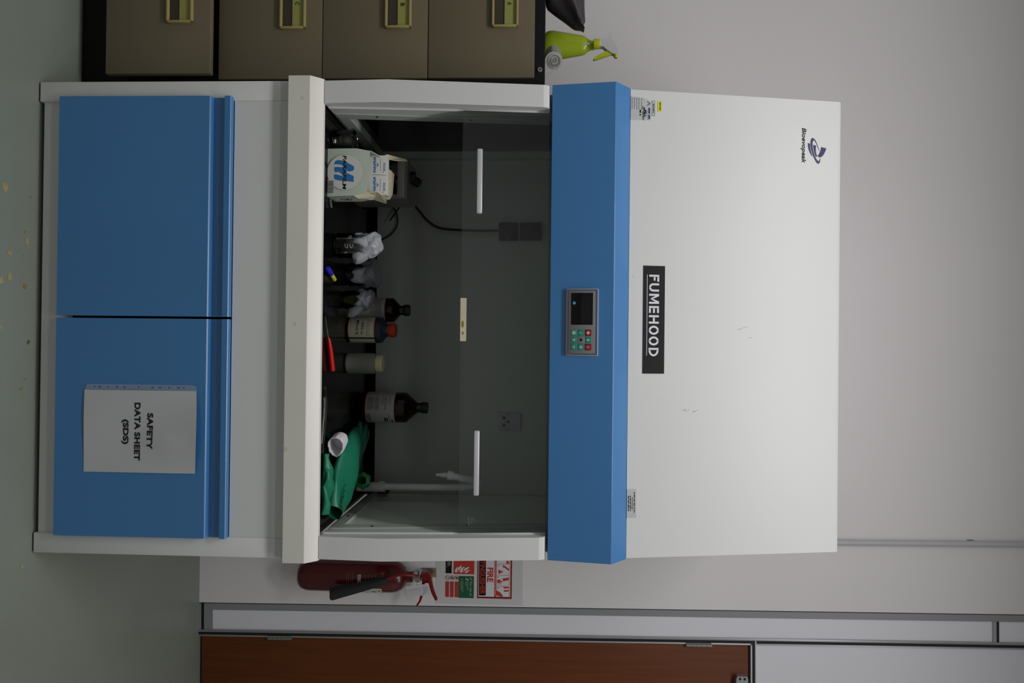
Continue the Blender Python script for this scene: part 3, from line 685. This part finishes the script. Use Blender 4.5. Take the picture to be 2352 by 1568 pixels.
# lower part: carbon dioxide panel
b = MB(SIGNR, NF).rect(.800, .9195, .9725, 1.0505, .0014)
b.use(SIGNW)
FLM = [[(150, 520), (150, 585), (170, 585), (230, 600), (290, 520), (340, 600), (350, 605), (270, 545), (200, 520)]]
def flame(pts): b.flat([[((zy-555)*.000137+.9195, (zx-490)*.000138+.9735) for zx, zy in pts]], .002)
flame([(522, 500), (582, 505), (588, 470), (582, 430), (595, 380), (608, 350), (570, 375), (535, 420), (520, 460)])
flame([(618, 495), (612, 450), (600, 420), (608, 390), (650, 355), (685, 310), (698, 340), (690, 380), (655, 420), (630, 460)])
flame([(650, 508), (720, 510), (735, 470), (730, 440), (755, 390), (800, 350), (740, 360), (690, 400), (665, 450)])
flame([(748, 498), (760, 440), (775, 405), (830, 375), (915, 345), (890, 390), (850, 420), (790, 455)])
flame([(785, 512), (845, 515), (870, 485), (935, 442), (870, 442), (815, 470)])
b.build('flame_panel', nt)
b = MB(SIGNB, NF).rect(.800, .9175, .9425, .9655, .0014); b.use(LABW).text('CO', .8775, .955, .022, .0105, .002, bold=.01).text('2', .8925, .9475, .003, .005, .002); b.build('code_panel', nt)
b = MB(SIGNG, NF).rect(.9265, 1.0085, .9925, 1.0495, .0014); b.use(LABW)
b.text('For use on', .974, 1.0385, .054, .0085, .002).flat([[(.9315, 1.037), (.934, 1.034), (.942, 1.043), (.9408, 1.0445), (.9342, 1.0372), (.9325, 1.0388)]], .002)
b.text('Flammable\nliquid', .9635, 1.023, .033, .011, .002, align='LEFT').flat([ell(.938, 1.0215, .004, .0028, 14, rot=.6)], .002).rect(.9375, .942, 1.0255, 1.030, .002)
b.text('Live electrical\nequipment', .966, 1.0045, .042, .011, .002, align='LEFT').flat([[(.936, 1.0075), (.939, 1.0045), (.937, 1.004), (.941, .9985), (.939, 1.0032), (.942, 1.004)]], .002); b.build('use_panel', nt)
b = MB(SIGNR, NF)
for k in range(3):
    z0 = .942+k*.0177; b.use(SIGNR).rect(.948, 1.0065, z0, z0+.0145, .0014)
    b.use(REDT).lines(.951, .995, [z0+.004, z0+.0075, z0+.011], .0011, .002, k)
    b.use(KRED).flat([ell(.934, z0+.0075, .0082, .0082), ell(.934, z0+.0075, .0068, .0068)], .0016).flat([[(.9285, z0+.0025), (.9297, z0+.0017), (.9395, z0+.0125), (.9383, z0+.0133)]], .0017)
    if k: b.use(INK).flat([ell(.934, z0+.0075, .003, .0042, 10, rot=.5)], .0015)
b.build('warning_rows', nt)
# upper part: fire extinguisher panel
b = MB(SIGNR, NF).rect(.830, 1.0085, 1.0615, 1.1925, .0012); b.use(SIGNB).rect(.8335, 1.005, 1.0645, 1.1885, .0014); b.use(SIGNW).rect(.8375, 1.0015, 1.0665, 1.186, .0016)
b.build('border_panel', nt)
b = MB(SIGNB, NF).box(.8395, .9975, 1.0685, 1.0945, .0012, .0019, .001); b.use(SIGNR).text('EXTINGUISHER', .9165, 1.0817, .150, .0195, .0022, bold=.02); b.use(SIGNR).text('FIRE', .9195, 1.1105, .054, .0235, .0022, bold=.035); b.build('title', nt)
b = MB(SIGNR, NF)
for k in range(4):
    x0 = .838+k*.0412; x1 = x0+.0395
    b.use(SIGNR).rect(x0, x1, 1.1265, 1.183, .0019); b.use(SIGNW).rect(x0+.0008, x1-.0008, 1.1345, 1.1815, .0021).lines(x0+.004, x1-.004, [1.1305], .0012, .0022, k)
    b.use(INK).text(('1', '2', '3', '4')[k] if 0 else 'PASS'[k], x0+.006, 1.141, .0045, .006, .0023, bold=.02)
    b.use(SIGNR)
    if k == 0: b.flat([[(x0+.004, 1.15), (x0+.02, 1.148), (x0+.02, 1.166), (x0+.006, 1.168)]], .0023).flat([[(x0+.026, 1.172), (x0+.038, 1.170), (x0+.038, 1.1805), (x0+.03, 1.1805)]], .0023)
    if k == 1: b.flat([[(x0+.002, 1.158), (x0+.006, 1.166), (x0+.016, 1.1805), (x0+.0245, 1.1805), (x0+.014, 1.166), (x0+.010, 1.157)]], .0023).flat([[(x0+.02, 1.142), (x0+.032, 1.140), (x0+.036, 1.146), (x0+.031, 1.152), (x0+.029, 1.160), (x0+.024, 1.154), (x0+.0245, 1.149), (x0+.021, 1.148)]], .0023)
    if k == 2: b.box(x0+.016, x0+.029, 1.137, 1.150, .0019, .0023).flat([[(x0+.012, 1.156), (x0+.022, 1.160), (x0+.017, 1.1805), (x0+.007, 1.1805)]], .0023).rect(x0+.021, x0+.024, 1.150, 1.158, .0023).flat([[(x0+.024, 1.154), (x0+.033, 1.154), (x0+.034, 1.137), (x0+.0325, 1.137), (x0+.0315, 1.1525), (x0+.024, 1.1525)]], .0023)
    if k == 3: b.flat([[(x0+.015, 1.1347), (x0+.020, 1.146), (x0+.030, 1.156), (x0+.038, 1.160), (x0+.0385, 1.150), (x0+.034, 1.1347)]], .0023).flat([[(x0+.002, 1.157), (x0+.008, 1.166), (x0+.006, 1.1805), (x0+.001, 1.1805)]], .0023).flat([[(x0+.014, 1.160), (x0+.020, 1.164), (x0+.018, 1.1805), (x0+.012, 1.1805)]], .0023)
b.build('pictograms', nt)

# ------------------------------------------------------------------ things inside the hood, on the black worktop
WT = .7302
def wrap(cx, cy, rr, ang=0.0):
    return lambda v: (cx+(rr+v.z)*math.sin(v.x/rr+ang), cy-(rr+v.z)*math.cos(v.x/rr+ang), v.y)
# clear jar at the far left
jr = thing('glass_beaker', (-.480, .105, WT), 'empty clear glass beaker left of the film carton in the hood', 'beaker')
MB(LABG).shell([(0.0, .0005), (.022, .0005), (.0255, .003), (.027, .010), (.027, .056), (.0262, .058), (.0280, .0605), (.0262, .0598), (.0258, .056), (.0258, .010), (.021, .003), (0.0, .003)], (-.480, .105, WT), 36).build('beaker_wall', jr)
# carton of laboratory film, open at the top
bx = thing('film_carton', (-.385, .10, WT), 'pale green cardboard carton printed with a blue M and film name, flaps open', 'carton')
A = [(-.446, .062, WT+.0003), (-.322, .062, WT+.0003), (-.3245, .062, .80), (-.333, .0645, .834), (-.441, .065, .841), (-.4465, .060, .806)]
Bk = [(-.446, .140, WT+.0003), (-.324, .138, WT+.0003), (-.3245, .137, .80), (-.330, .138, .836), (-.441, .139, .842), (-.446, .140, .806)]
b = MB(BOXG).raw(A+Bk, [(0, 1, 2, 5), (5, 2, 3, 4), (1, 7, 8, 2), (2, 8, 9, 3), (6, 0, 5, 11), (11, 5, 4, 10), (7, 6, 11, 8), (8, 11, 10, 9), (6, 7, 1, 0)])
b.build('carton_wall', bx, smooth=20)
b = MB(BOXIN).raw([(-.437, .135, .842), (-.333, .135, .836), (-.336, .166, .872), (-.350, .164, .880), (-.404, .160, .8845), (-.412, .160, .878)], [(0, 1, 2, 3, 4, 5)])
b.raw([(-.441, .066, .841), (-.441, .138, .842), (-.455, .150, .866), (-.446, .165, .912), (-.442, .17, .918), (-.437, .145, .89), (-.436, .1, .86)], [(0, 1, 2, 3, 4, 5, 6)])
b.raw([(-.333, .0645, .834), (-.330, .137, .836), (-.322, .15, .866), (-.330, .12, .874), (-.338, .075, .858)], [(0, 1, 2, 3, 4)])
b.raw([(-.3245, .062, .80), (-.333, .0645, .834), (-.325, .07, .855), (-.318, .085, .845), (-.319, .07, .81)], [(0, 1, 2, 3, 4)])
for k in range(len(b.fs)): pass
fl = b.build('carton_flap', bx, smooth=0)
md = fl.modifiers.new('thick', 'SOLIDIFY'); md.thickness = .0012
b = MB(BOXD, XF(.0595))
clip = [p if p[1] > .7315 else (p[0], .7315) for p in ell(-.384, .777, .0455, .0465, 60)]
b.flat([clip], .0002)
b.use(MBLUE)
mz = lambda zx, zy: ((zy-955)*.000204-.3895, (zx-390)*.000207+.7735)
for pts in ([(268, 880), (290, 835), (330, 826), (400, 840), (520, 905), (526, 930), (516, 960), (470, 972), (400, 960), (420, 985), (520, 1030), (520, 1105), (430, 1095), (330, 1085), (285, 1075), (270, 1050), (270, 1012), (300, 1010), (380, 1030), (395, 1025), (330, 975), (290, 985), (275, 965), (272, 918), (300, 915), (370, 918), (395, 912), (370, 890), (320, 880)],):
    b.flat([[mz(*p) for p in pts]], .0005)
b.use(INK).text('PARAFILM', -.3835, .7765, .088, .0095, .0008, bold=.025, shear=.12)
b.use(BOXD).rect(-.364, -.330, .7318, .7485, .0003).use(INK)
rr = random.Random(4); x = -.362
while x < -.333:
    wd = rr.uniform(.0005, .0022); b.rect(x, x+wd, .7318, .7478, .0006); x += wd+rr.uniform(.0006, .0016)
b.build('carton_print', bx)
SFm = frame((-.3218, .062, .73), (0, 1, 0), (-.003, 0, .1))
b = MB(LABW, SFm).flat([ell(.038, .04, .03, .03, 30)], .0003).use(INK).flat([ell(.04, .04, .012, .016), ell(.04, .04, .010, .014)], .0006).text('M', .04, .04, .014, .016, .0006).use(MBLUE).flat([[(.02, .075), (.055, .09), (.06, .098), (.03, .092)]], .0006); b.build('side_print', bx)
# dispenser carton standing inside it, upside down
dc = thing('dispenser_box', (-.388, .11, .78), 'white dispenser box with blue print standing inside the green film carton', 'box')
DFm = frame((-.388, .096, .779), (1, 0, .006), (0, .12, 1))
MB(LABW, DFm).box(-.0525, .0525, 0, .1, -.034, 0, .001).build('box_body', dc)
b = MB(MBLUE, DFm)
for x in (-.0265, .0265):
    b.use(MBLUE).text('PARAFILM', x, .0655, .041, .0068, .0004, bold=.05, flip=True).text('"M"', x, .0735, .010, .005, .0004, bold=.03, flip=True).lines(x-.006, x+.016, [.0895, .0925], .0016, .0004, 3)
    b.use(INKG).lines(x-.016, x+.016, [.0805], .0012, .0004, 7).use(NAVY).flat([ell(x+.019, .0875, .0012, .0012, 8)], .0004)
b.use(INK).rect(-.0004, .0004, .060, .096, .0004); b.build('box_print', dc)
# bench instrument behind the carton
ins = thing('bench_instrument', (-.425, .33, WT), 'grey benchtop instrument with a black display behind the film carton', 'instrument')
MB(INSTR).prism([(.262, WT), (.262, .892), (.268, .899), (.385, .902), (.388, .898), (.388, WT)], -.475, -.36).build('housing', ins, smooth=30)
MB(INSTS).box(-.470, -.3635, .2595, .2625, .872, .893, .001).build('name_strip', ins)
MB(SCREEN).box(-.470, -.372, .2590, .2625, .835, .8725, .001).build('display', ins)
b = MB(PLUGB).tube([(-.432, .315, .9), (-.432, .315, .914)], .019, 24).tube([(-.422, .312, .914), (-.414, .309, .926)], .013, 18).box(-.432, -.406, .304, .322, .912, .927, .004); b.build('knob', ins)
cb = thing('power_cable', (-.35, .47, 1.0), 'black mains cable rising from the instrument to the plug on the hood back', 'cable')
MB(PLUGB).tube(spline([(-.372, .392, .86), (-.385, .44, .878), (-.365, .485, .898), (-.340, .50, .920), (-.317, .505, .960), (-.310, .505, 1.038), (-.309, .505, 1.10), (-.3095, .505, 1.150)], 8), .0042, 12).build('cord', cb)
b = MB(PLUGB).slab([(-.3, 0)]*0 or [(-.335, 1.163), (-.318, 1.151), (-.300, 1.151), (-.285, 1.163), (-.284, 1.182), (-.296, 1.199), (-.324, 1.199), (-.336, 1.182)], -.521, -.495, lambda v: (v.x, -v.z, v.y)); b.build('plug', cb)
b = MB(PLUGB).tube(spline([(-.37, .50, .735), (-.395, .515, .745), (-.405, .52, .770), (-.401, .522, .788), (-.384, .524, .806), (-.353, .526, .817), (-.324, .526, .814), (-.296, .524, .793), (-.276, .52, .755), (-.265, .50, .7335)], 8), .0024, 10)
tag(b.build('thin_lead'), 'thin black lead looping up against the hood back below the mains cable', 'cable')
b = MB(PLUGB).tube(spline([(-.365, .45, .733), (-.398, .488, .765), (-.399, .505, .785), (-.396, .508, .806), (-.393, .509, .825), (-.386, .509, .827), (-.368, .510, .814), (-.341, .511, .795)], 8), .0026, 10).tube([(-.398, .506, .795), (-.3955, .508, .812)], .0052, 12)
tag(b.build('sensor_lead'), 'short black lead with a thick sleeve and loose end beside the looped lead', 'cable')

# wrapped flasks
def crumple(name, parent, c, rx, ry, rz, sd, m, skirt=0.0, spikes=()):
    bm = bmesh.new(); bmesh.ops.create_icosphere(bm, subdivisions=4, radius=1)
    for v in bm.verts:
        n = v.co.normalized(); k = 1+.20*mnoise.noise(n*2.1+V3((sd, 0, 0)))+.11*abs(mnoise.noise(n*5+V3((0, sd, 0))))
        for d, amt, pw in spikes: k += amt*max(0, n.dot(V3(d).normalized()))**pw
        if n.z < -.15: k *= 1+skirt*(-.15-n.z)*(1+.7*math.sin(7*math.atan2(n.y, n.x)+sd))
        v.co = V3((c[0]+n.x*rx*k, c[1]+n.y*ry*k, max(c[2]+n.z*rz*k, WT+.004)))
    bm.verts.index_update(); vs = [v.co.copy() for v in bm.verts]; fs = [[v.index for v in f.verts] for f in bm.faces]; bm.free()
    return MB(m).raw(vs, fs).build(name, parent, smooth=25)
def flask(name, x, y, rr, h, label, liq, lh, foilm, sd, cz, rx, rz, spikes):
    t = thing(name, (x, y, WT), label, 'beaker', 'film covered beakers in the hood')
    MB(LABG).shell([(0, .0004), (rr*.86, .0004), (rr, .008), (rr, h-.004), (rr*1.04, h), (rr*.97, h), (rr*.95, h-.004), (rr*.95, .009), (rr*.8, .003), (0, .003)], (x, y, WT), 36).build('beaker_wall', t)
    MB(liq).lathe([(rr*.8, .0034), (rr*.935, .009), (rr*.935, lh), (0.0, lh)], (x, y, WT), 32).build('liquid', t)
    if sd == 1:
        b = MB(LABC); fn = wrap(x, y, rr+.0006)
        for zz in (.765, .772, .779, .786): b.rect(.001, .008, zz, zz+.0012, 0, fn, 2)
        b.text('5', .010, .770, .004, .006, 0, fn=fn).text('3', .010, .782, .004, .006, 0, fn=fn).flat([ell(-.02, .778, .005, .004), ell(-.02, .778, .0035, .0028)], 0, fn); b.build('graduation', t)
    crumple('film_cover', t, (x, y, cz), rx, rx*.9, rz, sd, foilm, .35, spikes)
flask('covered_beaker', -.206, .142, .034, .085, 'largest beaker with crumpled pale film over its mouth, nearest the film carton', LIQB, .022, FOIL, 1, .826, .033, .030, (((-.1, -.8, -.9), .35, 8), ((.9, -.3, -.8), .75, 14), ((-.6, .2, .5), .2, 6)))
flask('covered_beaker', -.139, .255, .033, .062, 'middle beaker of dark green liquid under a peaked crumpled film cover', LIQG, .03, FOIL2, 2, .795, .036, .026, (((.1, -.8, -1), .7, 14), ((-.8, .3, .3), .5, 6), ((.5, .6, .8), .4, 6)))
flask('covered_beaker', -.064, .222, .026, .052, 'small beaker of yellow green liquid under film, touching the rear amber bottle', LIQY, .036, FOIL2, 3, .790, .028, .024, (((1, -.2, -1.0), .8, 12), ((-.6, 0, .9), .4, 6)))
# marker
mk = thing('marker_pen', (-.123, .085, WT), 'short marker with blue cap and yellow end at the worktop edge', 'marker')
p0, p1 = V3((-.134, .050, WT+.0072)), V3((-.110, .118, WT+.0062)); d = p1-p0
MB(MARKY).tube([p0+d*.45, p0+d*.46, p0+d*.96, p1], [.0045, .0058, .0056, .0038], 16).build('barrel', mk)
MB(MARKB).tube([p0, p0+d*.05, p0+d*.42, p0+d*.5], [.005, .007, .007, .0062], 18).build('cap', mk)
# bottles
def bottle(name, x, y, rr, label, cat, bodym, zs, zn, zc0, zc1, rc, capm, nr, lz=None, lmat=LABW, edge=True):
    t = thing(name, (x, y, WT), label, cat)
    b = MB(bodym).lathe([(rr*.85, .0003), (rr*.97, .004), (rr, .010), (rr, zs-WT-.004), (rr*.985, zs-WT+.002), (nr*1.08, zn-WT-.003), (nr, zn-WT), (nr, zc0-WT+.003)], (x, y, WT), 48); b.build('bottle_body', t, smooth=30)
    MB(capm).lathe([(rc*.94, zc0-WT), (rc, zc0-WT+.002), (rc, zc1-WT-.003), (rc*.9, zc1-WT), (0, zc1-WT)], (x, y, WT), 40).build('cap', t)
    return t
def label_of(t, x, y, rr, z0, z1, a0, a1, m, edge):
    fn = wrap(x, y, rr+.0007); b = MB(m); b.rect(a0*rr, a1*rr, z0, z1, 0, fn, 28)
    if edge: b.use(LABR).rect(a0*rr, a1*rr, z0-.0022, z0, 0, fn, 28).rect(a0*rr, a1*rr, z1, z1+.0022, 0, fn, 28)
    return b, fn
x, y, rr = -.0425, .362, .0370
t = bottle('amber_bottle', x, y, rr, 'rear amber glass bottle with black cap beside the film covered beakers', 'bottle', AMBER, .843, .866, .875, .893, .0172, CAPB, .0145)
b, fn = label_of(t, x, y, rr, .739, .823, -1.5, 1.5, LABW, True); b.use(INKG).lines(-.034, .012, [.782, .787, .792, .797, .802, .807, .812], .0016, .0005, 3, fn, 2).use(LABC).rect(-.03, -.006, .786, .806, .0003, fn, 4); b.build('label', t)
x, y, rr = .0195, .292, .0375
t = bottle('reagent_bottle', x, y, rr, 'dark bottle with orange cap and handwritten cream label in front of amber bottle', 'bottle', NAVYB, .824, .842, .845, .867, .0205, ORANGE, .0185)
b, fn = label_of(t, x, y, rr, .736, .809, -1.45, .62, LABC, True)
b.use(LABC).rect(.029, .052, .736, .809, 0, fn, 6).use(BOXIN)
for k in range(4): b.flat([[(.032, .745+k*.017), (.040, .738+k*.017), (.048, .745+k*.017), (.040, .752+k*.017)], [(.034, .745+k*.017), (.040, .740+k*.017), (.046, .745+k*.017), (.040, .750+k*.017)]], .0006, fn)
b.use(INK).text('A2R5-1e', -.006, .7765, .036, .0085, .0006, bold=.012, rot=-.03, fn=fn).text('MPI+O %', -.008, .761, .044, .0085, .0006, bold=.012, rot=-.04, fn=fn)
b.use(INKG).lines(-.034, .018, [.789, .7925], .0010, .0006, 4, fn, 2).lines(-.034, .0, [.7975], .0010, .0006, 4, fn, 2).lines(-.034, -.022, [.804], .001, .0006, 4, fn, 2).lines(-.032, .016, [.741], .001, .0006, 9, fn, 2); b.build('label', t)
x, y, rr = .1165, .265, .0300
t = bottle('plastic_bottle', x, y, rr, 'blank pale plastic bottle with cream screw cap between the labelled bottles', 'bottle', HDPE, .808, .817, .8165, .836, .0245, HDPEC, .0225)
x, y, rr = .2565, .422, .0470
t = bottle('amber_bottle', x, y, rr, 'tallest amber glass bottle with black cap beside the green gloves', 'bottle', AMBER, .873, .911, .921, .941, .0175, CAPB, .0150)
b, fn = label_of(t, x, y, rr, .757, .844, -1.55, 1.55, LABW, True)
b.use(INKG)
for z0, z1 in ((.762, .784), (.787, .802), (.816, .823)): b.lines(-.036, .004, [z0+.0022*k for k in range(int((z1-z0)/.0022))], .0012, .0005, int(z0*999), fn, 2)
b.lines(-.036, -.010, [.807, .811, .829, .834], .0014, .0005, 5, fn, 2)
b.use(INKB).rect(.016, .050, .7645, .7665, .0006, fn, 6).rect(.018, .05, .828, .8295, .0006, fn, 6)
b.use(INK).lines(.016, .05, [.761, .770], .0022, .0006, 8, fn, 2).lines(.03, .055, [.815, .821], .0042, .0006, 2, fn, 2).lines(.04, .055, [.836], .004, .0006, 2, fn, 2)
b.use(LABR)
for k in range(4): b.flat([[(-.063, .767+k*.021), (-.052, .757+k*.021+.001), (-.041, .767+k*.021), (-.052, .777+k*.021)], [(-.0615, .767+k*.021), (-.052, .7595+k*.021), (-.0425, .767+k*.021), (-.052, .7755+k*.021)]], .0006, fn)
b.build('label', t)
# red handled tool and glass rod at the worktop edge
tl = thing('scraper_tool', (.06, .075, WT), 'thin tool with red plastic handle lying along the worktop edge', 'tool')
MB(STEEL).tube([(-.010, .046, WT+.004), (.046, .0705, WT+.0055)], [.0008, .0016], 8).build('blade', tl)
MB(REDH).tube([(.045, .070, WT+.006), (.050, .072, WT+.0065), (.075, .082, WT+.0075), (.11, .096, WT+.0075), (.131, .1045, WT+.0075), (.133, .105, WT+.007)], [.003, .0044, .0062, .0068, .0066, .004], 16).build('handle', tl)
b = MB(LABG).tube(spline([(.172, .066, WT+.0025), (.215, .071, WT+.0025), (.26, .064, WT+.0025), (.318, .050, WT+.0025)], 8), .0018, 8)
tag(b.build('glass_rod'), 'long thin clear rod lying on the worktop before the tallest amber bottle', 'rod')
tag(MB(LABG).tube([(-.318, .075, WT+.005), (-.296, .083, WT+.005)], .0045, 14).build('small_vial'), 'small clear vial lying beside the film carton at the worktop edge', 'vial')
# green rubber gauntlets
def gauntlet(name, label, path, hw, hh, sd, fingers, mark=None):
    t = thing(name, (path[0][0], path[0][1], WT), label, 'glove', 'green rubber gloves on the worktop')
    P = spline([(p[0], p[1], 0) for p in path], 7); n = len(P); seg = 36; vs, fs = [], []
    def itp(a, u):
        f_ = u*(len(a)-1); i = min(int(f_), len(a)-2); return a[i]+(a[i+1]-a[i])*(f_-i)
    for lay in (0, 1):
        for i, p in enumerate(P):
            u = i/(n-1); tdir = (P[min(i+1, n-1)]-P[max(i-1, 0)]).normalized(); side = V3((tdir.y, -tdir.x, 0))
            w_, h_ = itp(hw, u)-(.0016 if lay else 0), itp(hh, u)-(.0016 if lay else 0)
            for k in range(seg):
                a = 2*PI*k/seg; ca, sa = math.cos(a), math.sin(a)
                fold = 1+.22*mnoise.noise(V3((sd+u*4.5, ca*1.4, sa*1.1)))
                z = h_*(sa*fold)+itp(hh, u)
                q = p+side*w_*ca*(1+.10*mnoise.noise(V3((u*5, sd, k*.2))))
                z += .006*math.sin(9*u+2.2*ca+sd)*(.3+.7*max(0, sa)) if not lay else .006*math.sin(9*u+2.2*ca+sd)*(.3+.7*max(0, sa))
                vs.append((q.x, q.y, max(WT+(.0022 if lay else .0006), WT+z)))
    o = n*seg
    for i in range(n-1):
        for k in range(seg):
            j = (k+1) % seg; fs.append([i*seg+k, i*seg+j, (i+1)*seg+j, (i+1)*seg+k]); fs.append([o+i*seg+k, o+(i+1)*seg+k, o+(i+1)*seg+j, o+i*seg+j])
    for k in range(seg): j = (k+1) % seg; fs.append([k, o+k, o+j, j])
    fs.append([(n-1)*seg+k for k in range(seg)]); fs.append([o+(n-1)*seg+k for k in range(seg)])
    b = MB(GLOVE).raw(vs, fs)
    for fp, fr in fingers:
        q = spline(fp, 6); m = len(q); b.tube(q, [fr*(1-.25*(i/(m-1))**3) if i < m-1 else fr*.35 for i in range(m)], 16, True, .8)
    g_ = b.build('glove_body', t, smooth=60)
    if mark:                                    # dark print on the cuff, laid onto the rubber
        from mathutils.bvhtree import BVHTree
        tree = BVHTree.FromPolygons(b.vs, b.fs); c0, ang = mark
        def drop(v):
            x, y = c0[0]+v.x*math.cos(ang)-v.y*math.sin(ang), c0[1]+v.x*math.sin(ang)+v.y*math.cos(ang)
            h = tree.ray_cast(V3((x, y, WT+.3)), V3((0, 0, -1)))[0]
            return (x, y, (h.z if h else WT)+.0007)
        p = MB(GLOVEM)
        p.lines(-.034, .026, [.010, .014], .0012, 0, 6, drop, 2).lines(-.03, .012, [.003], .0032, 0, 8, drop, 2).lines(-.026, .004, [-.004], .0036, 0, 11, drop, 2).rect(-.040, -.037, -.004, .016, 0, drop, 1, 4).rect(-.0455, -.042, -.002, .014, 0, drop, 1, 4).lines(-.038, -.008, [-.0095], .0012, 0, 4, drop, 2)
        p.build('print', t)
    return t
g1 = gauntlet('rubber_glove', 'large green rubber gauntlet with its open cuff at the right end of the worktop',
    [(.506, .092), (.482, .112), (.45, .142), (.412, .190), (.372, .25), (.345, .315)], [.040, .050, .068, .080, .070, .046], [.021, .0215, .0225, .025, .026, .020], 3.0,
    [([(.385, .30, WT+.03), (.372, .36, WT+.025), (.365, .41, WT+.016), (.362, .435, WT+.0135)], .0115), ([(.362, .32, WT+.034), (.348, .37, WT+.03), (.340, .425, WT+.02), (.338, .455, WT+.014)], .012),
     ([(.345, .315, WT+.034), (.325, .36, WT+.028), (.315, .405, WT+.018), (.312, .43, WT+.0135)], .0118), ([(.330, .295, WT+.030), (.308, .33, WT+.022), (.298, .36, WT+.0125)], .0105), ([(.40, .19, WT+.02), (.36, .165, WT+.022), (.325, .165, WT+.017), (.312, .168, WT+.015)], .0135)], ((.462, .112), 2.35))
gauntlet('rubber_glove', 'folded green rubber glove tucked along the worktop edge before the large gauntlet',
    [(.500, .050), (.47, .054), (.44, .052), (.41, .056), (.38, .052), (.345, .056)], [.016, .021, .025, .022, .022, .016], [.007, .011, .014, .010, .012, .008], 8.0,
    [([(.42, .036, WT+.013), (.405, .033, WT+.021), (.388, .034, WT+.020), (.375, .036, WT+.0105)], .0082)])
# white cuff lying on them
ck = thing('white_glove', (.333, .11, WT+.002), 'crumpled white glove cuff lying on the green gloves', 'glove')
n, seg = 9, 40; vs, fs = [], []
CM = frame((.330, .078, WT+.0250), (.93, .36, -.05), (-.02, .10, 1))
for lay in (0, 1):
    for i in range(n):
        u = i/(n-1)
        for k in range(seg):
            a = 2*PI*k/seg; q = 1+.07*mnoise.noise(V3((math.cos(a)*1.8, math.sin(a)*1.8, u*2)))+.025*math.sin(11*a)*(1-u)+.03*math.sin(PI*u)
            rx_, rz_ = (.0285-.002*u)*q-lay*.0015, (.0195+.001*u)*q-lay*.0015
            vs.append((rx_*math.cos(a)+.006*u, rz_*math.sin(a)+.004*u, -.045*u+.004*math.sin(2*a+1)))
o = n*seg
for i in range(n-1):
    for k in range(seg):
        j = (k+1) % seg; fs.append([i*seg+k, i*seg+j, (i+1)*seg+j, (i+1)*seg+k]); fs.append([o+i*seg+k, o+(i+1)*seg+k, o+(i+1)*seg+j, o+i*seg+j])
for k in range(seg): fs.append([k, o+k, o+(k+1) % seg, (k+1) % seg])
fs.append([(n-1)*seg+k for k in range(seg)])
MB(CUFF, CM).raw(vs, fs).build('cuff', ck, smooth=60)
